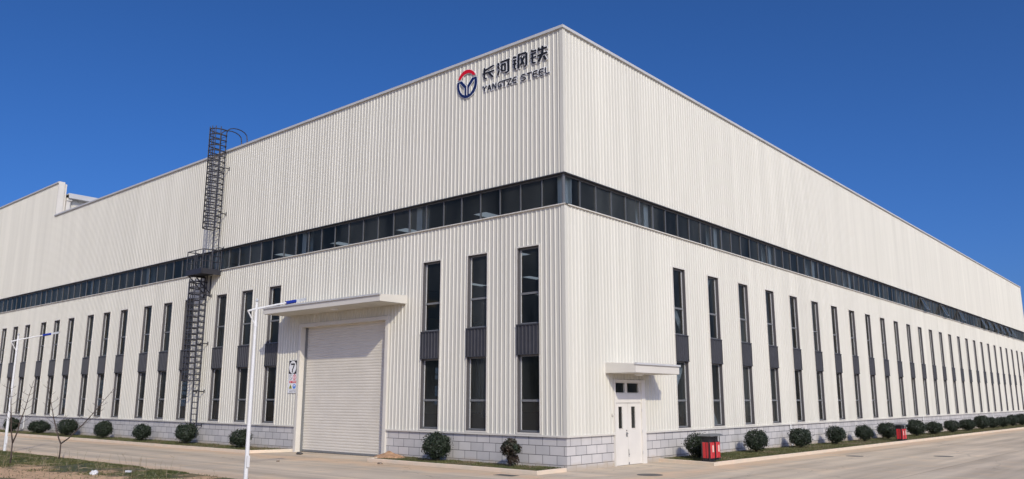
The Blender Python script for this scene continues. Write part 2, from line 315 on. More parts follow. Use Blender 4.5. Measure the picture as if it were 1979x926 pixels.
# planting beds: soil + kerbs
def bed_soil(poly_, name, label):
    m = MB(); xs_ = [p[0] for p in poly_]; ys_ = [p[1] for p in poly_]
    bm = bmesh.new(); vs = [bm.verts.new((x, y, 0)) for x, y in poly_]; bm.faces.new(vs)
    span = max(max(xs_)-min(xs_), max(ys_)-min(ys_)); ax = 0 if max(xs_)-min(xs_) > max(ys_)-min(ys_) else 1
    lo = min(xs_) if ax == 0 else min(ys_)
    k = lo+.4
    while k < lo+span:
        no = (1, 0, 0) if ax == 0 else (0, 1, 0); co = (k, 0, 0) if ax == 0 else (0, k, 0)
        bmesh.ops.bisect_plane(bm, geom=bm.verts[:]+bm.edges[:]+bm.faces[:], plane_co=co, plane_no=no); k += .4
    for q in (.5, 1.0, 1.6):
        no = (0, 1, 0) if ax == 0 else (1, 0, 0); co = (0, -q, 0) if ax == 0 else (q, 0, 0)
        bmesh.ops.bisect_plane(bm, geom=bm.verts[:]+bm.edges[:]+bm.faces[:], plane_co=co, plane_no=no)
    for v in bm.verts: v.co.z = gz(v.co.x, v.co.y)+.10+.025*hnoise(v.co.x*3, v.co.y*3)
    bmesh.ops.recalc_face_normals(bm, faces=bm.faces)
    me = bpy.data.meshes.new(name); bm.to_mesh(me); bm.free(); me.materials.append(M['dirt'])
    for p in me.polygons: p.use_smooth = True
    if me.polygons[0].normal.z < 0: me.flip_normals()
    o = bpy.data.objects.new(name, me); SC.collection.objects.link(o); tag(o, label, kind='structure'); return o
def kerb(path, w, h, label):
    m = MB(); pts = []
    for a, b in zip(path[:-1], path[1:]):
        L_ = math.hypot(b[0]-a[0], b[1]-a[1]); k = max(1, int(L_/1.0))
        for i in range(k): pts.append((a[0]+(b[0]-a[0])*i/k, a[1]+(b[1]-a[1])*i/k))
    pts.append(path[-1])
    rows = []
    for i, p in enumerate(pts):
        a = pts[max(i-1, 0)]; b = pts[min(i+1, len(pts)-1)]; tx, ty = b[0]-a[0], b[1]-a[1]; l = math.hypot(tx, ty); nx_, ny_ = -ty/l, tx/l
        z = gz(*p); j = .003*math.sin(i*12.9)
        prof = [(0, -.03), (0, h-.015), (.015, h+j), (w-.02, h+j), (w, h-.02), (w, -.03)]
        rows.append([(p[0]+nx_*q, p[1]+ny_*q, z+zz) for q, zz in prof])
    n0 = 0
    for r in rows: m.v += r
    for i in range(len(rows)-1):
        for k in range(5): m.f.append((i*6+k, (i+1)*6+k, (i+1)*6+k+1, i*6+k+1))
    m.f.append(tuple(range(6))); m.f.append(tuple((len(rows)-1)*6+k for k in range(6))[::-1])
    o = m.build('kerb', M['kerb'], recalc=True); tag(o, label, kind='structure'); return o
bed_soil([(-74.9, 0.02), (-74.9, -1.8), (-15.75, -1.8), (-15.25, 0.02)], 'planting_bed', 'narrow grassy bed along the left wall')
bed_soil([(-8.75, 0.02), (-8.05, -1.45), (-.12, -1.45), (-.12, 0.02)], 'planting_bed', 'short grassy bed between shutter and corner')
bed_soil([(-.02, 5.85), (2.35, 5.35), (2.4, 6), (2.4, 89), (-.02, 89)], 'planting_bed', 'long grassy bed along the right wall')
kerb([(-74.9, -1.92), (-15.8, -1.92), (-15.15, 0.0)], .12, .12, 'pale kerb of the left bed')
kerb([(-8.9, 0.0), (-8.15, -1.57), (0.02, -1.57), (0.0, -.02)], .12, .12, 'pale kerb of the bed before the corner')
kerb([(0.0, 6.0), (0.0, 5.75), (2.5, 5.25), (2.5, 5.6), (2.5, 89)][1:], .12, .12, 'pale kerb of the right bed')
# heap of soil spilling at the end of the bed beside the shutter
hp = MB(); kx = 14
for j in range(kx+1):
    for i in range(kx+1):
        u = i/kx*2-1; v = j/kx*2-1; r = math.hypot(u, v); x = -8.15+u*.75; y = -.5+v*.48
        hp.v.append((x, y, .09+max(0, 1-r)*.20*(1+.3*hnoise(x*9, y*9)) + (.02 if r < 1 else -.06)))
for j in range(kx):
    for i in range(kx): a = j*(kx+1)+i; hp.f.append((a, a+1, a+kx+2, a+kx+1))
tag(hp.build('soil_heap', mat('heap_soil', (.42, .25, .14), rough=.95, var=.25, vscale=7, bump=.8, bscale=25), smooth=True), 'small heap of orange soil at the bed end beside the shutter', 'soil heap')

# ------------------------------------------------------------ the factory building
B = empty('factory_building', (0, 0, 0)); tag(B, 'long white corrugated steel factory building with grey block base, dark ribbon windows and roller shutter', 'building')
RZ = R_(90)
# facade frames are local: x = along wall, y = -outward, z up; the right facade is rotated 90 degrees
def clad(mb, u0, u1, z0, z1, base=-.004, pitch=.205, ht=.026, w0=.036, w1=.014):
    pts = [(u0, base)]
    k = math.floor(u0/pitch)-1
    while k*pitch < u1+pitch:
        c = k*pitch
        for uu, dd in ((c-w0, base), (c-w1, base-ht), (c+w1, base-ht), (c+w0, base)):
            if u0+.002 < uu < u1-.002: pts.append((uu, dd))
        k += 1
    pts.append((u1, base))
    for (a, da), (b, db) in zip(pts[:-1], pts[1:]):
        mb.quad((a, da, z0), (b, db, z0), (b, db, z1), (a, da, z1))
Z_B, Z_S, Z_T, Z_P = 1.06, 8.88, 10.04, 15.5
WZ0, WZ1 = 1.19, 7.58
Lw = [-1.6, -4.05, -6.5, -17.35, -19.8, -22.25]
for bay in range(3, 9): Lw += [-20.05-8*(bay-2)+8*0+2.45-.0, -20.05-8*(bay-2), -20.05-8*(bay-2)-2.45]
Lw = [w for w in Lw if w > -74]
Rw = [7.74+3.0*k for k in range(28) if 7.74+3.0*k < 89]
HWd = .488
def lower_wall(name, u0, u1, wins, doors, rz):
    mb = MB(); op = [(c-HWd-.045, c+HWd+.045, WZ0-.05, WZ1+.045) for c in wins]+doors
    op.sort(); cur = u0
    for a, b, za, zb in op:
        if a > cur: clad(mb, cur, a, Z_B+.06, Z_S)
        clad(mb, a, b, zb, Z_S)
        if za > Z_B+.07: clad(mb, a, b, Z_B+.06, za)
        cur = b
    clad(mb, cur, u1, Z_B+.06, Z_S)
    return mb.build(name, M['clad'], B, rz=rz)
lower_wall('lower_wall', -75, -.03, Lw, [(-15.13, -8.95, 0, 5.62)], 0)
lower_wall('lower_wall', .03, 90, Rw, [(2.74, 4.78, 0, 3.0)], RZ)
mb = MB(); clad(mb, -46.7, -.03, Z_T, Z_P-.08); clad(mb, -75, -46.7, Z_T, 17.92); mb.build('upper_wall', M['clad'], B)
mb = MB(); clad(mb, .03, 90, Z_T, Z_P-.08); mb.build('upper_wall', M['clad'], B, rz=RZ)
# corner flashings
mb = MB()
for z0, z1 in ((Z_B+.06, Z_S-.005), (Z_T, Z_P-.08)):
    mb.v += []
    mb.box(-.11, .042, -.042, -.02, z0, z1); mb.box(.02, .042, -.02, .12, z0, z1)
mb.build('corner_flashing', M['clad'], B)
mb = MB(); mb.box(-.05, .05, 89.98, 90.05, Z_B, Z_P-.1); mb.build('end_flashing', M['trim'], B)
# parapet coping
mb = MB()
def cop(mb, u0, u1, z): mb.box(u0, u1, -.10, .25, z-.10, z)
cop(mb, -46.75, -.251, Z_P); mb.build('coping', M['cap'], B)
mb = MB(); cop(mb, -75, -46.68, 18.02); mb.build('coping', M['cap'], B)
mb = MB(); mb.box(-46.679, -46.60, -.06, .36, 15.505, 18.03); mb.build('end_flashing', M['trim'], B)
mb = MB(); mb.box(-.10, .25, .0-.10, 90.1, Z_P-.10, Z_P+.001); mb.v = [(-(x), y, z) for x, y, z in mb.v]; mb.build('coping', M['cap'], B)
# drip caps over the lower wall and dark soffits under the upper wall
mb = MB(); mb.box(-75, .085, -.085, .12, Z_S, Z_S+.035); mb.build('sill_flashing', M['trim'], B)
mb = MB(); mb.box(-.12, .085, .0-.04, 90, Z_S+.001, Z_S+.036); mb.build('sill_flashing', M['trim'], B)
mb = MB(); mb.box(-75, .06, -.058, .12, Z_T-.035, Z_T-.002); mb.build('soffit_trim', M['dark'], B)
mb = MB(); mb.box(-.12, .06, -.0, 90, Z_T-.036, Z_T-.003); mb.build('soffit_trim', M['dark'], B)
# block base
def base_wall(name, segs, rz):
    for a, b in segs:
        m = MB(); m.quad((a, 0, -.6), (b, 0, -.6), (b, 0, Z_B), (a, 0, Z_B)); m.quad((a, 0, Z_B), (b, 0, Z_B), (b, .24, Z_B), (a, .24, Z_B))
        if a not in (0,): m.quad((a, .24, -.6), (a, 0, -.6), (a, 0, Z_B), (a, .24, Z_B))
        if b not in (0,): m.quad((b, 0, -.6), (b, .24, -.6), (b, .24, Z_B), (b, 0, Z_B))
        o = m.build(name, M['block'], B, rz=rz); uv = o.data.uv_layers.new(name='UVMap')
        for lp in o.data.loops:
            v = o.data.vertices[lp.vertex_index].co; du = -v.y if rz else v.y
            uv.data[lp.index].uv = (v.x + du + (300.11 if not rz else 300.11), v.z - .18+3.0-.3*10+0)
    return
base_wall('block_base', [(-75, -15.14), (-8.94, 0)], 0)
base_wall('block_base', [(0, 2.73), (4.79, 90)], RZ)
mb = MB(); 
for a, b in ((-75, -15.14), (-8.94, .075)): mb.box(a, b, -.075, .1, Z_B+.003, Z_B+.06)
mb.build('base_flashing', M['trim'], B)
mb = MB()
for a, b in ((0.1, 2.73), (4.79, 90)): mb.box(a, b, -.075, .1, Z_B+.004, Z_B+.061)
mb.build('base_flashing', M['trim'], B, rz=RZ)

# tall windows (one part each; glass and spandrel are sub-parts)
ZT0, ZM0, ZM1, ZT1 = 2.25, 3.80, 4.86, 5.95
fr = MB(); H = HWd; D0, D1 = .09, .135
for x0, x1 in ((-H+.012, -H+.065), (H-.065, H-.012)): fr.box(x0, x1, D0, D1, WZ0+.01, ZM0-.002); fr.box(x0, x1, D0, D1, ZM1+.002, WZ1-.012)
for z in (WZ0+.012, ZM0-.057, ZM1+.002, WZ1-.065): fr.box(-H+.066, H-.066, D0+.002, D1-.002, z, z+.055)
for z in (ZT0, ZT1): fr.box(-H+.066, H-.066, D0-.008, D1-.004, z-.04, z+.035)
lit_bead = MB()  # inner edge strips; their pale grey paints in the sunlit side of the frame
for x0, x1 in ((-H+.066, -H+.082), (H-.082, H-.066)): lit_bead.box(x0, x1, D0-.012, .113, WZ0+.07, ZM0-.06); lit_bead.box(x0, x1, D0-.012, .113, ZM1+.06, WZ1-.07)
rv = MB()
for x0, x1 in ((-H-.005, -H+.01), (H-.01, H+.005)): rv.box(x0, x1, -.03, .16, WZ0-.005, WZ1+.005)
rv.box(-H+.011, H-.011, -.029, .16, WZ1-.011, WZ1+.004); rv.box(-H+.011, H-.011, -.028, .16, WZ0-.004, WZ0+.01)
gl = MB()
for z0, z1 in ((WZ0+.06, ZM0-.05), (ZM1+.05, WZ1-.06)): gl.quad((-H+.06, .115, z0), (H-.06, .115, z0), (H-.06, .115, z1), (-H+.06, .115, z1))
tr = MB()
for x0, x1 in ((-H-.055, -H-.007), (H+.007, H+.055)): tr.box(x0, x1, -.042, .05, WZ0-.06, WZ1+.055)
tr.box(-H-.006, H+.006, -.043, .05, WZ1+.006, WZ1+.055); tr.box(-H-.006, H+.006, -.041, .05, WZ0-.06, WZ0-.007)
spn = MB(); a = -H-.012; b = H+.012; n = 6; pts = [(a, -.05)]
for k in range(n):
    c = a+(k+.5)*(b-a)/n; pts += [(c-.03, -.05), (c-.018, -.078), (c+.018, -.078), (c+.03, -.05)]
pts.append((b, -.05))
for (p, dp), (q, dq) in zip(pts[:-1], pts[1:]): spn.quad((p, dp, ZM0+.03), (q, dq, ZM0+.03), (q, dq, ZM1-.04), (p, dp, ZM1-.04))
spn.box(a-.008, b+.008, -.095, .06, ZM1-.04, ZM1); spn.box(a-.008, b+.008, -.095, .06, ZM0, ZM0+.03); spn.box(a-.005, a, -.08, .06, ZM0+.031, ZM1-.041); spn.box(b, b+.005, -.08, .06, ZM0+.031, ZM1-.041)
first = None
def window(u, rz):
    global first
    loc = (u, 0, 0) if not rz else (0, u, 0)
    if first is None:
        f = fr.build('window', M['frame'], B, loc, rz)
        rv.build('reveal', M['reveal'], f); lit_bead.build('lit_bead', M['cap'], f); gl.build('glass', M['glass'], f); tr.build('surround', M['trim'], f); spn.build('spandrel_panel', M['dark'], f)
        first = f; return f
    c = copy_tree(first, B); c.location = loc; c.rotation_euler = (0, 0, rz); return c
for u in Lw: window(u, 0)
for u in Rw: window(u, RZ)

# ribbon windows, one per structural bay
def ribbon(u0, u1, rz, opens=()):
    k = max(1, int(round(u1-u0))); st = (u1-u0)/k; f = MB(); gq = MB()
    z0, z1 = Z_S+.036, Z_T-.04
    f.box(u0+.001, u1-.001, .085, .14, z0, z0+.05); f.box(u0+.001, u1-.001, .085, .14, z1-.05, z1)
    for i in range(k+1):
        w = .02 if 0 < i < k else .018; u = min(max(u0+i*st, u0+.022), u1-.022)
        f.box(u-w, u+w, .07, .138, z0+.051, z1-.051)
    fo = f.build('ribbon_window', M['mull'], B, rz=rz)
    for i in range(k):
        a, b = u0+i*st+.02, u0+(i+1)*st-.02
        if i in opens: continue
        gq.quad((a, .11, z0+.045), (b, .11, z0+.045), (b, .11, z1-.045), (a, .11, z1-.045))
    gq.build('glass', M['glass'], fo)
    for i in opens:   # top-hung sash pushed out
        a, b = u0+i*st+.03, u0+(i+1)*st-.03; s = MB(); hh = z1-z0-.1
        s.box(a, a+.045, -.02, .02, -hh, 0); s.box(b-.045, b, -.02, .02, -hh, 0); s.box(a+.046, b-.046, -.018, .018, -hh, -hh+.05); s.box(a+.046, b-.046, -.018, .018, -.05, 0)
        ang = R_(24); sh = lambda v: (v[0], .06+v[1]*math.cos(ang)+v[2]*math.sin(ang), z1-.05-v[1]*math.sin(ang)*-1+v[2]*math.cos(ang))
        s.v = [sh(v) for v in s.v]; so_ = s.build('open_sash', M['frame'], fo)
        q = MB(); q.quad(*[sh(v) for v in ((a+.04, 0, -hh+.04), (b-.04, 0, -hh+.04), (b-.04, 0, -.04), (a+.04, 0, -.04))]); q.build('sash_glass', M['glass'], fo)
openY = [45.7, 51.8, 57.7, 66.7, 69.6, 72.4, 75.3, 78.2, 81.2]
for k in range(10):
    a, b = -8*k, -8*(k+1)
    if b < -75: b = -75
    if a-b < 1: break
    ribbon(b, a+(.0 if k else -.05), 0)
for k in range(15):
    a = 6*k+(0 if k else .05); b = 6*(k+1); ops = [int((y-a)//1) for y in openY if a <= y < b]
    ribbon(a, b, RZ, ops)
mb = MB(); mb.box(-.10, -.045, .045, .10, Z_S+.036, Z_T-.04); mb.v = [(x, y, z) for x, y, z in mb.v]; mb.build('corner_post', M['frame'], B)

# roller shutter doorway
mb = MB(); y0 = .26
x0, x1, zt = -14.97, -9.12, 5.47
k = 0; z = .03; pr = []
while z < zt: 
    pr += [(z, y0+.004), (z+.03, y0-.007), (z+.085, y0-.005), (z+.10, y0+.004)]; z += .12
for (za, ya), (zb, yb) in zip(pr[:-1], pr[1:]): mb.quad((x0, ya, za), (x1, ya, za), (x1, yb, zb), (x0, yb, zb))
sh_ = mb.build('roller_shutter', M['shut'], B)
mb = MB(); mb.box(x0+.05, x1-.05, y0-.03, y0+.03, 0.004, .09); mb.build('bottom_rail', M['frame'], sh_)
mb = MB(); mb.box(x1-.07, x1-.003, y0-.10, y0+.05, 0, zt); mb.box(x0+.003, x0+.06, y0-.10, y0+.05, 0, zt); mb.build('guide_rail', M['frame'], sh_)
mb = MB(); mb.box(-15.14, x0, -.09, .5, -.02, 5.62); mb.box(x1, -8.94, -.09, .5, -.02, 5.62); mb.box(x0+.001, x1-.001, -.088, .5, zt, 5.619); mb.build('shutter_surround', M['trim'], B)
# big canopy
def canopy(u0, u1, d, zu, zo, zw, rz, name='canopy'):
    m = MB(); n0 = 0
    pr = [(0, zu), (-d, zu+.0), (-d, zo), (0, zw)]
    m.v += [(u0, y, z) for y, z in pr]+[(u1, y, z) for y, z in pr]
    m.f += [(0, 1, 5, 4), (1, 2, 6, 5), (2, 3, 7, 6), (0, 3, 2, 1), (4, 5, 6, 7)]
    c = m.build(name, M['trim'], B, rz=rz, recalc=True)
    g_ = MB(); g_.box(u0-.03, u1+.03, -d-.055, -d+.02, zo-.03, zo+.035); g_.build('canopy_edge', M['cap'], c)
    s = MB(); s.box(u0+.02, u1-.02, -d+.03, -.08, zu-.012, zu-.004); s.build('canopy_lining', M['clad'], c)
    return c
def bulkhead(x, y, zu, parent):
    m = MB(); m.tube([(x, y, zu-.012), (x, y, zu-.05), (x, y, zu-.08)], [.17, .16, .08], 14)
    return m.build('ceiling_lamp', M['lamp'], parent, smooth=False)
c1 = canopy(-16.05, -7.95, 1.4, 6.04, 6.30, 6.38, 0); bulkhead(-11.55, -.85, 6.04, c1)
c2 = canopy(2.25, 5.22, 1.28, 3.20, 3.50, 3.57, RZ); bulkhead(3.55, -.6, 3.20, c2)

# double personnel door on the right facade
mb = MB(); mb.box(2.74, 2.80, -.075, .12, 0, 2.99); mb.box(4.52, 4.78, -.075, .12, 0, 2.99); mb.box(2.801, 4.519, -.074, .12, 2.91, 2.989); mb.box(2.801, 4.519, -.045, .12, 2.17, 2.49); 
mb.build('door_surround', M['door'], B, rz=RZ)
mb = MB()
mb.box(2.801, 2.87, -.03, .05, 2.491, 2.909); mb.box(3.46, 3.62, -.03, .05, 2.491, 2.909); mb.box(4.38, 4.519, -.03, .05, 2.491, 2.909); mb.box(2.871, 3.459, -.028, .05, 2.491, 2.53); mb.box(3.621, 4.379, -.028, .05, 2.491, 2.53); mb.box(2.871, 3.459, -.028, .05, 2.87, 2.909); mb.box(3.621, 4.379, -.028, .05, 2.87, 2.909)
tw = mb.build('transom_window', M['trim'], B, rz=RZ)
mb = MB(); mb.quad((2.86, .03, 2.5), (4.4, .03, 2.5), (4.4, .03, 2.9), (2.86, .03, 2.9)); mb.build('glass', M['glass'], tw)
def leaf(u0, u1, g0, g1, hx):
    m = MB(); y0, y1 = -.02, .03
    m.box(u0, g0, y0, y1, .012, 2.16); m.box(g1, u1, y0, y1, .012, 2.16); m.box(g0, g1, y0+.001, y1, .012, 1.27); m.box(g0, g1, y0+.001, y1, 2.04, 2.16)
    for z0, z1 in ((1.25, 1.275), (2.035, 2.06)): m.box(g0-.02, g1+.02, -.03, -.021, z0, z1)
    for a, b in ((g0-.022, g0), (g1, g1+.022)): m.box(a, b, -.0302, -.0205, 1.25, 2.06)
    o = m.build('door', M['door'], B, rz=RZ)
    q = MB(); q.quad((g0, .0, 1.26), (g1, .0, 1.26), (g1, .0, 2.05), (g0, .0, 2.05)); q.build('glass', M['glass'], o)
    return o
l1 = leaf(2.805, 3.615, 3.02, 3.27, 3.5); l2 = leaf(3.625, 4.515, 3.85, 4.12, 3.7)
mb = MB(); mb.box(3.50, 3.57, -.035, -.021, .98, 1.14); mb.tube([(3.535, -.03, 1.09), (3.535, -.08, 1.09), (3.43, -.085, 1.09)], .012); mb.tube([(3.52, -.022, 1.2), (3.52, -.045, 1.2)], .022, 8); mb.build('handle', M['frame'], l1)
mb = MB(); mb.box(3.63, 3.65, -.032, -.021, .28, .55); mb.box(3.622, 3.66, -.036, -.021, .02, .1); mb.box(3.625, 3.655, -.05, -.033, .35, .39); mb.build('bolt', M['frame'], l2)
mb = MB()
for z in (.35, 1.1, 1.85): mb.box(4.50, 4.525, -.085, -.0755, z, z+.1)
mb.build('hinge', M['cap'], B, rz=RZ)
mb = MB(); mb.box(2.60, 2.66, -.09, -.031, 1.72, 1.80); mb.build('door_bell', M['trim'], B, rz=RZ)

# downpipe ends on the block base
for u, rz, l in ((18.27, RZ, 0), (42.3, RZ, 0), (-48.1, 0, 0), (66.2, RZ, 0)):
    m = MB(); m.tube([(u, -.05, Z_B+.02), (u, -.05, .22+gz(0, u if rz else 0)), (u, -.10, .14+gz(0, u if rz else 0))], .038, 8); m.build('downpipe', M['lamp'], B, rz=rz)

# inside: floor, lining, roofs, columns, braces
mb = MB(); mb.box(-74.9, -.3, .45, 89.9, -.5, .02); mb.build('interior_floor', M['intfloor'], B)
def roof_with_lights(x0, x1, y0, y1, z, holes):
    m = MB(); s = MB()
    X = sorted(set([x0, x1]+[h for q in holes for h in q[:2]])); Y = sorted(set([y0, y1]+[h for q in holes for h in q[2:]]))
    for i in range(len(X)-1):
        for j in range(len(Y)-1):
            cx, cy = (X[i]+X[i+1])/2, (Y[j]+Y[j+1])/2
            if any(q[0] < cx < q[1] and q[2] < cy < q[3] for q in holes): continue
            m.box(X[i], X[i+1], Y[j], Y[j+1], z, z+.06)
    return m
holes = [(-8*i-4.6, -8*i-3.4, 12*j+5, 12*j+7.5) for i in range(2, 9) for j in range(7) if -8*i-4.6 > -74]
rf = roof_with_lights(-75, -.02, .05, 89.95, 14.6, holes).build('roof', M['roofm'], B)
mb = MB()
for h in holes: mb.quad((h[0], h[2], 14.64), (h[1], h[2], 14.64), (h[1], h[3], 14.64), (h[0], h[3], 14.64))
tm = bpy.data.materials.new('translucent_sheet'); tm.use_nodes = True; tn = tm.node_tree; tn.nodes.clear()
tl = tn.nodes.new('ShaderNodeBsdfTranslucent'); tl.inputs[0].default_value = (.34, .36, .35, 1); to = tn.nodes.new('ShaderNodeOutputMaterial'); tn.links.new(tl.outputs[0], to.inputs[0])
mb.build('rooflight', tm, rf); frosted = tm
mb = MB()
def holed(mb, u0, u1, cs, f):
    cur = u0
    for c in cs:
        f(cur, c-.6, -.5, Z_S); f(c-.6, c+.6, -.5, 1.2); f(c-.6, c+.6, 3.8, 4.86); f(c-.6, c+.6, 7.58, Z_S); cur = c+.6
    f(cur, u1, -.5, Z_S); f(u0, u1, Z_T, Z_P-.1)
    k = u0
    while k < u1: f(k, k+.4, Z_S, Z_T); k += 8
mb.box(-75, -.1, 89.9, 89.97, -.5, Z_P-.1)
fb = lambda a, b, c, d: mb.box(-75.06, -75.0, a, b, c, d)
cur = 0; fm_ = MB()
for k in range(1, 28):
    u = 3.15*k; w = .3+.12*(k % 3); fb(cur, u-w, -.5, 8.0)
    zs = [(1.4, 2.1), (2.7, 3.1), (3.25, 3.7), (3.85, 4.2), (5.2, 5.9), (6.1, 7.0)]; z = -.5
    for a, b in zs: fb(u-w, u+w, z, a); fm_.quad((-75.03, u-w, a), (-75.03, u+w, a), (-75.03, u+w, b), (-75.03, u-w, b)); z = b
    fb(u-w, u+w, z, 8.0); cur = u+w
fb(cur, 89.9, -.5, 8.0); fb(0, 89.9, 8.0, Z_P-.1)
mb.box(-75.06, -75, 0, 89.9, Z_P-.1, 17.9)
rwl = mb.build('rear_wall', M['clad'], B)
# insulation lining behind the sheeting (keeps daylight out)
mb = MB()
for z0, z1 in ((Z_T+.01, Z_P-.1),): mb.box(-74.9, -.06, .13, .16, z0, z1); mb.box(-.16, -.13, .17, 89.8, z0, z1)
mb.build('wall_lining', M['interior'], B)
tm2 = tm.copy(); tm2.name = 'frosted_pane'; tm2.node_tree.nodes[0].inputs[0].default_value = (.5, .44, .33, 1)
fm_.build('rear_pane', tm2, rwl)
cm = MB(); cm.box(-.16, .16, .0, .02, 0, 14.5); cm.box(-.16, .16, .38, .40, 0, 14.5); cm.box(-.012, .012, .021, .379, 0, 14.5)
ftype = cm.build('steel_column', M['column'], B, (-.35, .3, 0)); 
for k in range(1, 10):
    if 8*k-.1 < 74: inst(ftype, B, (-8*k+.35, .3, 0))
for k in range(1, 15): inst(ftype, B, (-.3, 6*k-.15, 0), RZ)
for k in (3, 6, 9, 12):
    for q in range(1, 5): inst(ftype, B, (-18*q, 6*k+.0, 0))
mb = MB()
for a, b in ((6.2, 11.6), (29.8, 35.8), (53.8, 59.8)):
    mb.tube([(-.36, a, .6), (-.36, b, 8.3)], .12, 4); mb.tube([(-.36, b, .6), (-.36, a, 8.3)], .12, 4)
mb.build('cross_brace', M['column'], B)
mb = MB()
for z in (8.55,): mb.box(-74, -.5, .75, .95, z, z+.3); mb.box(-.95, -.75, .8, 89, z, z+.3)
mb.build('crane_beam', M['interior'], B)

# high bay behind the step in the parapet
mb = MB(); mb.box(-46.72, -46.64, 0.43, .52, 15.3, 17.9); mb.build('parapet_return', M['trim'], B)
mb = MB(); mb.quad((-46.72, -.03, 15.4), (-46.72, .45, 15.4), (-46.72, .45, 17.92), (-46.72, -.03, 17.92)); mb.v = [(x+.04, y, z) for x, y, z in mb.v]; mb.build('parapet_return', M['trim'], B)
mb = MB(); clad(mb, .6, 90, 14.6, 16.95, base=0); mb.build('high_wall', M['clad'], B, (-46.75, 0, 0), RZ)
mb = MB(); mb.box(-75, -46.25, .6, 90, 17.12, 17.2); mb.box(-46.31, -46.25, .6, 90, 16.84, 17.119); mb.box(-46.7, -46.311, .6, 90, 16.84, 16.86); mb.build('high_roof', M['cap'], B)
mb = MB(); mb.box(-46.72, -46.5, .56, .82, 14.66, 16.75); mb.box(-46.73, -46.42, .54, .90, 16.66, 16.83); mb.build('rain_pipe', M['trim'], B)

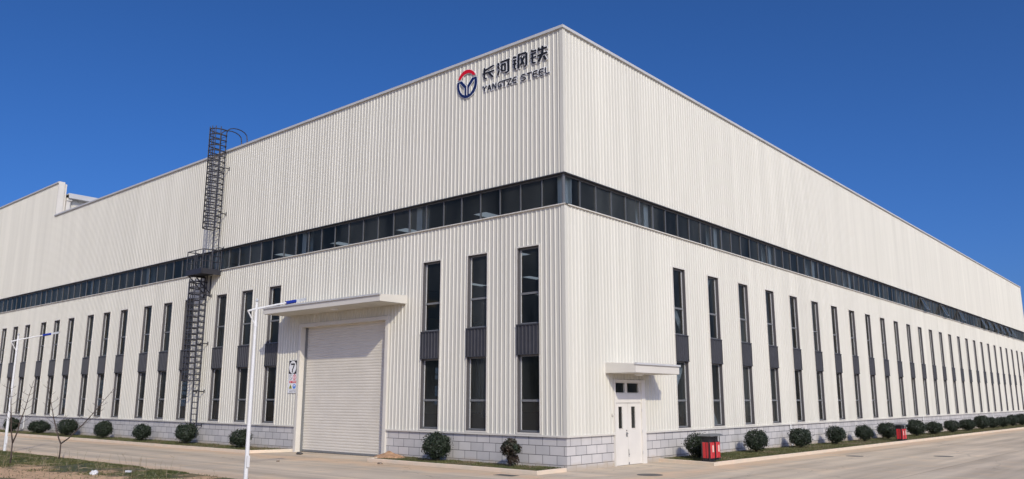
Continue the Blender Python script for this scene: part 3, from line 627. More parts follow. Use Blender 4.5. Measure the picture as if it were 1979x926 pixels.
# ------------------------------------------------------------ company sign
SIGN={'chars':{'chang':([[(-3.788,14.918),(-3.796,14.504),(-3.707,14.479),(-3.699,14.891)],[(-3.747,14.452),(-3.62,14.431),(-3.629,14.483),(-3.756,14.503)],[(-3.696,14.769),(-3.233,14.867),(-3.272,14.927),(-3.736,14.83)],[(-3.817,14.648),(-3.226,14.647),(-3.251,14.708),(-3.843,14.71)],[(-3.578,14.662),(-3.339,14.405),(-3.262,14.442),(-3.5,14.7)]],[[(-3.82,14.942),(-3.828,14.499),(-3.676,14.454),(-3.667,14.896)],[(-3.761,14.429),(-3.596,14.402),(-3.615,14.505),(-3.78,14.532)],[(-3.695,14.74),(-3.2,14.844),(-3.273,14.956),(-3.77,14.852)],[(-3.825,14.621),(-3.198,14.621),(-3.243,14.734),(-3.872,14.736)],[(-3.614,14.666),(-3.348,14.379),(-3.226,14.439),(-3.49,14.725)]]),'he':([[(-3.093,14.913),(-3.049,14.805),(-2.952,14.805),(-2.996,14.913)],[(-3.098,14.789),(-3.037,14.663),(-2.946,14.669),(-3.007,14.795)],[(-3.029,14.624),(-3.093,14.444),(-3.007,14.402),(-2.943,14.582)],[(-2.901,14.873),(-2.435,14.883),(-2.463,14.949),(-2.93,14.94)],[(-2.557,14.916),(-2.555,14.463),(-2.458,14.435),(-2.459,14.888)],[(-2.523,14.47),(-2.683,14.443),(-2.65,14.387),(-2.49,14.414)],[(-2.874,14.824),(-2.878,14.539),(-2.796,14.515),(-2.792,14.8)],[(-2.844,14.765),(-2.623,14.757),(-2.645,14.822),(-2.867,14.83)],[(-2.702,14.795),(-2.706,14.518),(-2.628,14.496),(-2.624,14.772)],[(-2.837,14.512),(-2.642,14.494),(-2.658,14.551),(-2.853,14.569)]],[[(-3.129,14.929),(-3.072,14.789),(-2.917,14.789),(-2.973,14.929)],[(-3.134,14.803),(-3.058,14.645),(-2.91,14.655),(-2.986,14.813)],[(-3.055,14.652),(-3.128,14.446),(-2.981,14.375),(-2.908,14.58)],[(-2.907,14.846),(-2.407,14.858),(-2.457,14.976),(-2.959,14.966)],[(-2.587,14.94),(-2.585,14.456),(-2.427,14.412),(-2.429,14.894)],[(-2.522,14.498),(-2.714,14.466),(-2.651,14.359),(-2.459,14.392)],[(-2.905,14.848),(-2.909,14.533),(-2.765,14.492),(-2.761,14.805)],[(-2.852,14.74),(-2.596,14.73),(-2.637,14.847),(-2.893,14.857)],[(-2.732,14.819),(-2.736,14.513),(-2.598,14.472),(-2.593,14.778)],[(-2.848,14.488),(-2.617,14.467),(-2.647,14.575),(-2.878,14.597)]]),'gang':([[(-2.243,14.97),(-2.306,14.903),(-2.253,14.862),(-2.19,14.929)],[(-2.268,14.874),(-2.097,14.872),(-2.12,14.934),(-2.291,14.936)],[(-2.278,14.758),(-2.098,14.755),(-2.119,14.81),(-2.299,14.814)],[(-2.287,14.619),(-2.099,14.614),(-2.118,14.669),(-2.307,14.675)],[(-2.241,14.771),(-2.25,14.475),(-2.164,14.449),(-2.155,14.744)],[(-2.2,14.41),(-2.111,14.401),(-2.124,14.452),(-2.213,14.462)],[(-2.049,14.954),(-2.053,14.426),(-1.957,14.399),(-1.953,14.926)],[(-2.017,14.92),(-1.618,14.904),(-1.64,14.968),(-2.039,14.985)],[(-1.666,14.936),(-1.667,14.461),(-1.573,14.434),(-1.571,14.908)],[(-1.637,14.456),(-1.744,14.439),(-1.71,14.379),(-1.603,14.396)],[(-1.935,14.826),(-1.78,14.493),(-1.699,14.499),(-1.854,14.832)],[(-1.758,14.839),(-1.936,14.536),(-1.854,14.486),(-1.677,14.788)]],[[(-2.261,15.002),(-2.344,14.914),(-2.235,14.83),(-2.152,14.918)],[(-2.275,14.846),(-2.068,14.844),(-2.113,14.962),(-2.321,14.964)],[(-2.286,14.731),(-2.07,14.726),(-2.11,14.837),(-2.327,14.842)],[(-2.296,14.592),(-2.071,14.586),(-2.109,14.696),(-2.335,14.703)],[(-2.273,14.796),(-2.283,14.469),(-2.132,14.424),(-2.122,14.75)],[(-2.212,14.384),(-2.085,14.371),(-2.112,14.478),(-2.239,14.491)],[(-2.082,14.98),(-2.085,14.42),(-1.925,14.374),(-1.921,14.932)],[(-2.026,14.893),(-1.591,14.876),(-1.631,14.995),(-2.067,15.013)],[(-1.698,14.961),(-1.699,14.454),(-1.541,14.41),(-1.54,14.914)],[(-1.635,14.486),(-1.776,14.463),(-1.712,14.349),(-1.572,14.372)],[(-1.972,14.841),(-1.801,14.474),(-1.662,14.485),(-1.832,14.85)],[(-1.78,14.87),(-1.973,14.542),(-1.831,14.455),(-1.64,14.782)]]),'tie':([[(-1.367,14.973),(-1.425,14.914),(-1.372,14.871),(-1.315,14.93)],[(-1.382,14.861),(-1.145,14.858),(-1.167,14.918),(-1.405,14.921)],[(-1.408,14.761),(-1.145,14.762),(-1.168,14.823),(-1.432,14.822)],[(-1.418,14.61),(-1.147,14.612),(-1.169,14.669),(-1.44,14.668)],[(-1.368,14.791),(-1.378,14.451),(-1.291,14.425),(-1.281,14.764)],[(-1.336,14.4),(-1.173,14.384),(-1.187,14.44),(-1.35,14.457)],[(-1.06,14.813),(-0.636,14.828),(-0.663,14.894),(-1.088,14.88)],[(-0.902,14.981),(-0.913,14.672),(-0.812,14.64),(-0.801,14.948)],[(-0.91,14.703),(-1.099,14.424),(-1.004,14.36),(-0.815,14.637)],[(-1.078,14.604),(-0.617,14.621),(-0.645,14.69),(-1.107,14.673)],[(-0.852,14.551),(-0.748,14.376),(-0.653,14.396),(-0.756,14.571)],[(-1.036,14.967),(-1.092,14.877),(-1.029,14.836),(-0.974,14.926)]],[[(-1.384,15.005),(-1.462,14.925),(-1.356,14.839),(-1.278,14.919)],[(-1.39,14.833),(-1.118,14.83),(-1.16,14.945),(-1.432,14.949)],[(-1.415,14.733),(-1.118,14.735),(-1.161,14.85),(-1.46,14.849)],[(-1.425,14.583),(-1.119,14.585),(-1.161,14.696),(-1.468,14.695)],[(-1.398,14.816),(-1.409,14.445),(-1.261,14.4),(-1.25,14.77)],[(-1.348,14.375),(-1.148,14.355),(-1.175,14.465),(-1.375,14.486)],[(-1.066,14.785),(-0.608,14.802),(-0.657,14.922),(-1.117,14.906)],[(-0.932,15.006),(-0.944,14.666),(-0.782,14.615),(-0.77,14.954)],[(-0.929,14.733),(-1.135,14.432),(-0.984,14.33),(-0.78,14.63)],[(-1.084,14.576),(-0.589,14.595),(-0.639,14.717),(-1.135,14.699)],[(-0.887,14.561),(-0.765,14.354),(-0.618,14.386),(-0.739,14.592)],[(-1.057,14.998),(-1.127,14.884),(-1.008,14.806),(-0.938,14.92)]])},'letters':{'Y':([[(-3.841,14.174),(-3.748,14.043),(-3.705,14.054),(-3.798,14.185)],[(-3.653,14.17),(-3.762,14.069),(-3.719,14.035),(-3.609,14.136)],[(-3.76,14.076),(-3.758,13.955),(-3.706,13.941),(-3.707,14.062)]],[[(-3.883,14.194),(-3.754,14.011),(-3.663,14.035),(-3.792,14.217)],[(-3.66,14.204),(-3.804,14.072),(-3.712,14.001),(-3.568,14.133)],[(-3.789,14.108),(-3.787,13.938),(-3.677,13.909),(-3.679,14.079)]]),'A':([[(-3.542,13.926),(-3.457,14.147),(-3.507,14.171),(-3.592,13.95)],[(-3.514,14.161),(-3.413,13.922),(-3.365,13.923),(-3.466,14.161)],[(-3.54,13.986),(-3.397,13.984),(-3.413,14.027),(-3.556,14.028)]],[[(-3.522,13.892),(-3.421,14.155),(-3.526,14.206),(-3.628,13.942)],[(-3.552,14.186),(-3.429,13.895),(-3.328,13.897),(-3.45,14.188)],[(-3.56,13.962),(-3.358,13.961),(-3.392,14.05),(-3.595,14.052)]]),'N':([[(-3.277,13.922),(-3.279,14.158),(-3.331,14.171),(-3.329,13.935)],[(-3.333,14.159),(-3.157,13.91),(-3.115,13.922),(-3.291,14.17)],[(-3.112,13.908),(-3.113,14.151),(-3.164,14.164),(-3.162,13.921)]],[[(-3.249,13.89),(-3.251,14.175),(-3.359,14.204),(-3.357,13.918)],[(-3.374,14.178),(-3.162,13.879),(-3.074,13.903),(-3.285,14.202)],[(-3.083,13.876),(-3.085,14.167),(-3.193,14.196),(-3.191,13.904)]]),'G':([[(-2.86,14.146),(-2.986,14.149),(-2.971,14.107),(-2.844,14.104)],[(-2.979,14.151),(-3.059,14.085),(-3.018,14.051),(-2.939,14.117)],[(-3.058,14.09),(-3.046,13.97),(-2.995,13.96),(-3.007,14.079)],[(-3.047,13.973),(-2.97,13.906),(-2.94,13.93),(-3.016,13.996)],[(-2.97,13.906),(-2.849,13.904),(-2.864,13.946),(-2.985,13.948)],[(-2.844,13.907),(-2.838,14.002),(-2.888,14.018),(-2.894,13.923)],[(-2.857,14.02),(-2.956,14.027),(-2.944,13.985),(-2.845,13.978)]],[[(-2.839,14.169),(-3.024,14.173),(-2.992,14.084),(-2.807,14.08)],[(-2.984,14.185),(-3.1,14.09),(-3.014,14.017),(-2.898,14.112)],[(-3.088,14.12),(-3.071,13.951),(-2.965,13.93),(-2.982,14.098)],[(-3.088,13.981),(-2.963,13.872),(-2.899,13.922),(-3.024,14.03)],[(-2.991,13.883),(-2.811,13.88),(-2.843,13.968),(-3.023,13.972)],[(-2.818,13.875),(-2.808,14.017),(-2.914,14.05),(-2.924,13.908)],[(-2.834,14.041),(-2.993,14.052),(-2.967,13.964),(-2.808,13.953)]]),'T':([[(-2.811,14.104),(-2.613,14.109),(-2.63,14.151),(-2.829,14.146)],[(-2.741,14.139),(-2.74,13.906),(-2.69,13.893),(-2.691,14.126)]],[[(-2.83,14.08),(-2.575,14.086),(-2.611,14.174),(-2.867,14.169)],[(-2.769,14.171),(-2.767,13.889),(-2.662,13.861),(-2.663,14.142)]]),'Z':([[(-2.586,14.102),(-2.354,14.099),(-2.369,14.141),(-2.601,14.144)],[(-2.389,14.143),(-2.577,13.92),(-2.534,13.89),(-2.346,14.112)],[(-2.555,13.892),(-2.343,13.882),(-2.356,13.923),(-2.568,13.934)]],[[(-2.606,14.079),(-2.317,14.076),(-2.349,14.164),(-2.638,14.167)],[(-2.398,14.177),(-2.616,13.92),(-2.524,13.856),(-2.307,14.112)],[(-2.577,13.87),(-2.307,13.857),(-2.335,13.945),(-2.605,13.958)]]),'E':([[(-2.111,14.131),(-2.251,14.129),(-2.235,14.087),(-2.095,14.089)],[(-2.245,14.131),(-2.322,14.063),(-2.282,14.03),(-2.205,14.098)],[(-2.32,14.068),(-2.309,13.95),(-2.26,13.94),(-2.271,14.058)],[(-2.31,13.951),(-2.217,13.876),(-2.19,13.901),(-2.282,13.976)],[(-2.218,13.876),(-2.096,13.874),(-2.11,13.915),(-2.232,13.918)],[(-2.29,13.989),(-2.104,13.988),(-2.12,14.03),(-2.305,14.03)]],[[(-2.092,14.154),(-2.289,14.152),(-2.254,14.064),(-2.058,14.067)],[(-2.25,14.165),(-2.362,14.067),(-2.277,13.996),(-2.165,14.094)],[(-2.35,14.098),(-2.334,13.931),(-2.231,13.91),(-2.247,14.076)],[(-2.35,13.957),(-2.207,13.842),(-2.15,13.895),(-2.292,14.01)],[(-2.238,13.854),(-2.059,13.851),(-2.09,13.938),(-2.269,13.941)],[(-2.309,13.966),(-2.068,13.965),(-2.1,14.053),(-2.342,14.053)]]),'S':([[(-1.681,14.121),(-1.837,14.13),(-1.825,14.089),(-1.669,14.08)],[(-1.829,14.132),(-1.904,14.086),(-1.869,14.05),(-1.794,14.095)],[(-1.902,14.069),(-1.824,14.002),(-1.796,14.026),(-1.874,14.093)],[(-1.834,14.007),(-1.69,13.958),(-1.685,13.995),(-1.829,14.045)],[(-1.726,13.987),(-1.679,13.904),(-1.638,13.911),(-1.684,13.994)],[(-1.671,13.941),(-1.774,13.894),(-1.742,13.856),(-1.639,13.903)],[(-1.744,13.899),(-1.895,13.906),(-1.882,13.865),(-1.731,13.858)]],[[(-1.66,14.142),(-1.872,14.154),(-1.846,14.068),(-1.634,14.055)],[(-1.829,14.164),(-1.944,14.094),(-1.869,14.018),(-1.754,14.088)],[(-1.942,14.076),(-1.816,13.968),(-1.757,14.018),(-1.882,14.127)],[(-1.865,13.996),(-1.663,13.927),(-1.654,14.006),(-1.856,14.076)],[(-1.763,14.008),(-1.689,13.876),(-1.601,13.891),(-1.674,14.023)],[(-1.667,13.971),(-1.813,13.905),(-1.746,13.825),(-1.6,13.892)],[(-1.723,13.92),(-1.93,13.93),(-1.903,13.843),(-1.696,13.834)]]),'T2':([[(-1.597,14.072),(-1.361,14.075),(-1.376,14.115),(-1.612,14.113)],[(-1.517,14.102),(-1.518,13.861),(-1.47,13.848),(-1.47,14.089)]],[[(-1.615,14.049),(-1.325,14.052),(-1.358,14.138),(-1.648,14.135)],[(-1.543,14.133),(-1.544,13.845),(-1.444,13.818),(-1.443,14.106)]]),'E2':([[(-1.107,14.105),(-1.276,14.106),(-1.262,14.065),(-1.093,14.064)],[(-1.273,14.107),(-1.342,14.024),(-1.301,13.994),(-1.232,14.077)],[(-1.341,14.028),(-1.311,13.898),(-1.265,13.894),(-1.295,14.023)],[(-1.311,13.899),(-1.216,13.834),(-1.195,13.863),(-1.29,13.928)],[(-1.221,13.836),(-1.095,13.833),(-1.108,13.873),(-1.234,13.876)],[(-1.314,13.962),(-1.102,13.968),(-1.117,14.008),(-1.33,14.003)]],[[(-1.088,14.127),(-1.312,14.129),(-1.281,14.043),(-1.058,14.042)],[(-1.282,14.141),(-1.379,14.024),(-1.292,13.961),(-1.195,14.078)],[(-1.372,14.056),(-1.33,13.876),(-1.234,13.866),(-1.275,14.045)],[(-1.348,13.9),(-1.202,13.801),(-1.158,13.862),(-1.304,13.961)],[(-1.241,13.814),(-1.061,13.81),(-1.088,13.895),(-1.268,13.9)],[(-1.332,13.939),(-1.066,13.946),(-1.099,14.031),(-1.365,14.025)]]),'E3':([[(-0.82,14.102),(-0.984,14.102),(-0.969,14.062),(-0.806,14.062)],[(-0.979,14.104),(-1.057,14.017),(-1.017,13.986),(-0.94,14.074)],[(-1.056,14.021),(-1.027,13.883),(-0.981,13.878),(-1.01,14.015)],[(-1.027,13.884),(-0.933,13.818),(-0.912,13.846),(-1.006,13.912)],[(-0.937,13.82),(-0.805,13.817),(-0.818,13.857),(-0.95,13.86)],[(-1.029,13.955),(-0.815,13.959),(-0.83,13.999),(-1.044,13.996)]],[[(-0.801,14.125),(-1.018,14.125),(-0.988,14.039),(-0.771,14.04)],[(-0.987,14.137),(-1.093,14.017),(-1.009,13.953),(-0.903,14.073)],[(-1.086,14.048),(-1.047,13.862),(-0.951,13.851),(-0.99,14.037)],[(-1.064,13.886),(-0.92,13.785),(-0.875,13.845),(-1.019,13.945)],[(-0.957,13.798),(-0.771,13.794),(-0.798,13.879),(-0.985,13.883)],[(-1.048,13.932),(-0.78,13.937),(-0.812,14.022),(-1.08,14.018)]]),'L':([[(-0.75,14.102),(-0.751,13.907),(-0.706,13.894),(-0.704,14.089)],[(-0.754,13.915),(-0.704,13.832),(-0.665,13.841),(-0.715,13.924)],[(-0.694,13.826),(-0.538,13.825),(-0.552,13.865),(-0.708,13.866)]],[[(-0.775,14.132),(-0.777,13.891),(-0.681,13.864),(-0.679,14.105)],[(-0.79,13.934),(-0.711,13.803),(-0.629,13.822),(-0.707,13.953)],[(-0.713,13.804),(-0.504,13.803),(-0.533,13.887),(-0.742,13.888)]])},'red':[(-5.169,14.788),(-5.095,14.917),(-4.977,15.034),(-4.816,15.097),(-4.708,15.104),(-4.589,15.085),(-4.471,15.039),(-4.342,14.949),(-4.212,14.782),(-4.361,14.791),(-4.447,14.88),(-4.576,14.94),(-4.727,14.949),(-4.856,14.918),(-4.963,14.848),(-5.037,14.761)],'blue':[[(-5.211,14.683),(-5.223,14.537),(-5.193,14.364),(-5.102,14.176),(-4.969,14.027),(-4.794,13.934),(-4.623,13.915),(-4.454,13.961),(-4.286,14.063),(-4.183,14.214),(-4.137,14.38),(-4.135,14.542),(-4.169,14.684),(-4.402,14.695),(-4.653,14.436),(-4.646,14.023),(-4.71,14.039),(-4.717,14.42),(-4.971,14.693)],[(-5.089,14.643),(-5.114,14.541),(-5.095,14.388),(-5.027,14.239),(-4.927,14.123),(-4.797,14.052),(-4.802,14.344)],[(-4.273,14.612),(-4.261,14.478),(-4.29,14.324),(-4.372,14.183),(-4.477,14.08),(-4.572,14.048),(-4.566,14.331)]],'outline':[[(-5.158,14.752),(-5.058,14.927),(-5.106,14.953),(-5.206,14.779)],[(-5.092,14.883),(-4.937,15.037),(-4.98,15.069),(-5.136,14.914)],[(-4.988,15.005),(-4.771,15.089),(-4.805,15.127),(-5.022,15.043)],[(-4.839,15.075),(-4.664,15.085),(-4.685,15.126),(-4.86,15.116)],[(-4.739,15.089),(-4.549,15.06),(-4.558,15.1),(-4.748,15.129)],[(-4.629,15.082),(-4.438,15.007),(-4.432,15.043),(-4.622,15.117)],[(-4.514,15.048),(-4.321,14.913),(-4.298,14.94),(-4.491,15.075)],[(-4.383,14.971),(-4.21,14.748),(-4.171,14.76),(-4.344,14.983)],[(-4.185,14.801),(-4.402,14.812),(-4.388,14.772),(-4.171,14.761)],[(-4.318,14.772),(-4.456,14.915),(-4.49,14.898),(-4.352,14.755)],[(-4.406,14.88),(-4.606,14.973),(-4.617,14.94),(-4.417,14.847)],[(-4.548,14.958),(-4.769,14.971),(-4.755,14.93),(-4.534,14.918)],[(-4.71,14.976),(-4.9,14.931),(-4.872,14.891),(-4.682,14.936)],[(-4.852,14.951),(-5.006,14.851),(-4.966,14.816),(-4.813,14.916)],[(-4.968,14.883),(-5.077,14.756),(-5.032,14.726),(-4.923,14.853)],[(-5.003,14.773),(-5.209,14.816),(-5.204,14.776),(-4.998,14.734)],[(-5.234,14.719),(-5.25,14.518),(-5.2,14.502),(-5.183,14.702)],[(-5.253,14.571),(-5.213,14.339),(-5.163,14.331),(-5.203,14.562)],[(-5.231,14.393),(-5.111,14.145),(-5.064,14.147),(-5.184,14.395)],[(-5.145,14.196),(-4.963,13.992),(-4.925,14.007),(-5.107,14.211)],[(-5.012,14.03),(-4.768,13.9),(-4.752,13.931),(-4.995,14.061)],[(-4.825,13.918),(-4.582,13.891),(-4.592,13.93),(-4.835,13.957)],[(-4.638,13.887),(-4.41,13.95),(-4.438,13.988),(-4.667,13.925)],[(-4.459,13.929),(-4.244,14.061),(-4.281,14.095),(-4.496,13.963)],[(-4.278,14.029),(-4.147,14.222),(-4.191,14.249),(-4.323,14.056)],[(-4.167,14.179),(-4.107,14.395),(-4.154,14.416),(-4.214,14.199)],[(-4.114,14.346),(-4.111,14.562),(-4.159,14.576),(-4.162,14.36)],[(-4.105,14.51),(-4.152,14.71),(-4.2,14.716),(-4.152,14.516)],[(-4.142,14.702),(-4.443,14.717),(-4.429,14.677),(-4.128,14.663)],[(-4.404,14.73),(-4.693,14.432),(-4.65,14.402),(-4.362,14.699)],[(-4.678,14.47),(-4.67,14.001),(-4.621,13.989),(-4.629,14.457)],[(-4.61,14.032),(-4.747,14.068),(-4.747,14.03),(-4.609,13.995)],[(-4.685,14.005),(-4.693,14.442),(-4.743,14.455),(-4.735,14.018)],[(-4.674,14.401),(-4.978,14.729),(-5.014,14.713),(-4.71,14.385)],[(-4.946,14.715),(-5.255,14.702),(-5.235,14.661),(-4.927,14.675)],[(-5.108,14.679),(-5.145,14.526),(-5.095,14.506),(-5.058,14.658)],[(-5.142,14.576),(-5.117,14.364),(-5.067,14.354),(-5.092,14.565)],[(-5.132,14.417),(-5.037,14.208),(-4.99,14.21),(-5.085,14.418)],[(-5.07,14.259),(-4.923,14.088),(-4.884,14.102),(-5.032,14.273)],[(-4.97,14.126),(-4.771,14.018),(-4.754,14.048),(-4.953,14.157)],[(-4.771,14.017),(-4.777,14.366),(-4.827,14.379),(-4.821,14.03)],[(-4.758,14.326),(-5.098,14.678),(-5.133,14.661),(-4.794,14.309)],[(-4.3,14.645),(-4.282,14.455),(-4.234,14.445),(-4.252,14.635)],[(-4.28,14.513),(-4.319,14.307),(-4.271,14.289),(-4.232,14.495)],[(-4.3,14.359),(-4.408,14.174),(-4.363,14.148),(-4.254,14.333)],[(-4.375,14.217),(-4.516,14.077),(-4.475,14.046),(-4.333,14.186)],[(-4.464,14.108),(-4.616,14.057),(-4.585,14.019),(-4.433,14.071)],[(-4.548,14.014),(-4.541,14.352),(-4.59,14.366),(-4.597,14.027)],[(-4.564,14.297),(-4.234,14.614),(-4.275,14.646),(-4.606,14.329)]]}
S_ = empty('company_sign', (-3.0, -.06, 13.6)); tag(S_, 'company logo and lettering fixed high on the white corner wall', 'sign')
def flat(polys, d0, th, name, m, step=.0012):
    mb = MB()
    for i, q in enumerate(polys):
        d = -(d0+step*i)
        mb.prism([(a+3.0, b-13.6) for a, b in q], d+.06+th, d+.06, lambda a, b, h: (a, h, b))
    return mb.build(name, m, S_, recalc=True)
def flat_holes(loops, d, th, name, m):
    mb = MB(); pts = [p for lp in loops for p in lp]
    tris = tessellate_polygon([[Vector((a, b, 0)) for a, b in lp] for lp in loops])
    n = len(pts)
    for dd in (d, d-th): mb.v += [(a+3.0, -dd+.06, b-13.6) for a, b in pts]
    for t in tris: mb.f.append(tuple(t)); mb.f.append(tuple(n+i for i in t)[::-1])
    o = 0
    for lp in loops:
        k = len(lp)
        for i in range(k): mb.f.append((o+i, o+(i+1) % k, n+o+(i+1) % k, n+o+i))
        o += k
    return mb.build(name, m, S_, recalc=True)
for k, (a, b) in SIGN['chars'].items():
    c = flat(a, .066, .012, 'character', M['sblack']); e = flat(b, .044, .008, 'backing', M['swhite'], .0005)
    e.parent = c
for k, (a, b) in SIGN['letters'].items():
    c = flat(a, .062, .010, 'letter', M['sblack']); e = flat(b, .044, .008, 'backing', M['swhite'], .0005)
    e.parent = c
flat_holes([SIGN['red']], .068, .012, 'emblem_arc', M['sred']); em = flat_holes(SIGN['blue'], .068, .012, 'emblem_body', M['snavy'])
flat(SIGN['outline'], .046, .008, 'emblem_outline', M['swhite'], .0004)

# ------------------------------------------------------------ numbered safety board beside the shutter
P_ = empty('number_board', (-15.5, -.045, 3.27)); tag(P_, 'white notice board with a big number 7 and safety symbols beside the shutter', 'sign')
def pb(name, polys, d, m, parent=P_):
    mb = MB()
    for q in polys: mb.prism(q, -d, -d-.004, lambda a, b, h: (a, h, b))
    return mb.build(name, m, parent, recalc=True)
def ell(cx, cy, rx, ry, n=28): return [(cx+rx*math.cos(2*math.pi*i/n), cy+ry*math.sin(2*math.pi*i/n)) for i in range(n)]
def ring(cx, cy, r, w, n=24):
    return [[(cx+r*math.cos(a), cy+r*math.sin(a)), (cx+r*math.cos(b), cy+r*math.sin(b)), (cx+(r-w)*math.cos(b), cy+(r-w)*math.sin(b)), (cx+(r-w)*math.cos(a), cy+(r-w)*math.sin(a))]
            for a, b in [(2*math.pi*i/n, 2*math.pi*(i+1)/n) for i in range(n)]]
def rc(x0, x1, z0, z1): return [(x0, z0), (x1, z0), (x1, z1), (x0, z1)]
pb('board', [rc(-.33, .33, -.73, .75)], 0, M['swhite'])
pb('number_panel', [rc(-.31, .28, .13, .73)], .006, M['sblack']); pb('number_disc', [ell(-.015, .43, .27, .285)], .012, M['swhite'])
pb('number', [[(-.16, .60), (.14, .60), (.14, .53), (-.16, .53)], [(.14, .53), (.065, .53), (-.04, .34), (-.06, .19), (.01, .19), (.03, .33)]], .018, M['sblack'])
pb('ban_symbol', ring(-.14, -.02, .12, .02)+[[(-.22, .05), (-.20, .07), (-.06, -.09), (-.08, -.11)]], .006, M['sgrey'])
pb('ban_symbol', ring(.15, -.02, .125, .026)+[rc(.14, .17, -.09, .05), [(.11, .02), (.14, .05), (.14, .02)]], .006, M['sred'])
pb('red_strip', [rc(-.24, .29, -.28, -.18)], .006, M['sred']); 
pb('strip_text', [rc(-.20+.07*i, -.155+.07*i, -.25, -.21) for i in (0, 1, 3, 4, 5, 6)], .011, M['swhite'])
pb('warning_triangle', [[(-.25, -.53), (.0, -.53), (-.125, -.33)]], .006, M['syellow']); pb('warning_mark', [rc(-.14, -.11, -.49, -.41)], .011, M['sblack'])
pb('mask_symbol', [ell(.16, -.43, .115, .105)], .006, M['sblue']); pb('mask_mark', [ell(.16, -.40, .045, .04, 12)], .011, M['swhite'])
pb('text_line', [rc(-.22+.075*i, -.17+.075*i, -.61, -.575) for i in range(7)]+[rc(-.20+.085*i, -.14+.085*i, -.69, -.65) for i in range(6)], .006, M['sgrey'])

# ------------------------------------------------------------ caged ladder
K = empty('caged_ladder', (-23.3, 0, 0)); tag(K, 'dark steel caged access ladder with mid platform up the long wall', 'ladder')
def lp(v): return [(x+23.3, y, z) for x, y, z in v]
LX = (-24.08, -23.48); UX = (-23.15, -22.58); DY = -.26
def tb(name, paths, r, parent=K, n=4, m=None):
    mb = MB()
    for q in paths: mb.tube(lp(q), r, n)
    return mb.build(name, m or M['ladder'], parent)
for x in LX: tb('stile', [[(x, DY, .62), (x, DY, 8.72)]], .034)
for x in UX: tb('stile', [[(x, DY, 8.75), (x, DY, 16.35)]], .034)
tb('rungs', [[(LX[0], DY, .9+.3*k), (LX[1], DY, .9+.3*k)] for k in range(27)], .018)
tb('rungs', [[(UX[0], DY, 9.0+.3*k), (UX[1], DY, 9.0+.3*k)] for k in range(25)], .014)
def cage(xc, z0, z1, w=.37, dep=.74):
    ps = []; arc = [(-w, 0), (-w, -.38), (-w*.8, -dep*.85), (-w*.35, -dep), (w*.35, -dep), (w*.8, -dep*.85), (w, -.38), (w, 0)]
    z = z0
    while z <= z1+.01: ps.append([(xc+a, DY+b, z) for a, b in arc]); z += .3
    mb = MB()
    for q in ps: mb.tube(lp(q), .033, 4)
    for a, b in arc[1:-1]: mb.tube(lp([(xc+a, DY+b, z0), (xc+a, DY+b, z1)]), .027, 4)
    return mb.build('safety_cage', M['ladder'], K)
cage(-23.78, 3.2, 8.45); cage(-22.87, 11.1, 16.65)
for xs_, z in [(LX, zz) for zz in (.95, 2.65, 5.1, 7.6)]+[(UX, zz) for zz in (10.05, 11.9, 14.4)]:
    for x in xs_: 
        s = .14 if x == xs_[1] else -.0
        tb('wall_bracket', [[(x+s, -.03, z), (x+s, DY, z), (x, DY, z)], [(x+s, -.03, z-.08), (x+s, -.03, z+.10)]], .028)
for x in UX:
    q = [(x, DY, 16.35)]
    for k in range(1, 8): a = math.pi*k/8; q.append((x, DY+.62-.62*math.cos(a), 16.35+.42*math.sin(a)**.8))
    q += [(x, DY+1.24, 16.3), (x, DY+1.24, 14.7)]
    tb('handrail', [q], .028, n=6)
pf = MB(); pf.box(-.86, .76, -1.08, -.04, 8.72, 8.76); plat = pf.build('platform', M['ladder'], K)
mb = MB()
mb.box(-.86, .76, -1.12, -1.08, 8.62, 8.90); mb.box(-.90, -.86, -1.08, -.04, 8.62, 8.90); mb.box(.76, .80, -1.08, -.04, 8.62, 8.90); mb.build('edge_beam', M['ladder'], plat)
def pv(q): return [(x, y, z) for x, y, z in q]
mb = MB()
for z in (9.3, 9.6, 9.9):
    mb.tube([(-.86, -.05, z), (-.86, -1.08, z), (.76, -1.08, z), (.76, -.05, z)], .026 if z > 9.8 else .017, 5)
for x, y in ((-.86, -1.08), (-.05, -1.08), (.76, -1.08), (-.86, -.06), (.76, -.06), (.76, -.55), (-.86, -.55)): mb.tube([(x, y, 8.85), (x, y, 9.9)], .027, 4)
mb.build('guard_rail', M['ladder'], plat)
mb = MB()
for x in (-.80, -.2): mb.tube([(x, -1.0, 8.66), (x, -.03, 7.75)], .04, 4); mb.tube([(x, -.04, 7.6), (x, -.04, 8.68)], .04, 4)
mb.build('support_bracket', M['ladder'], plat)

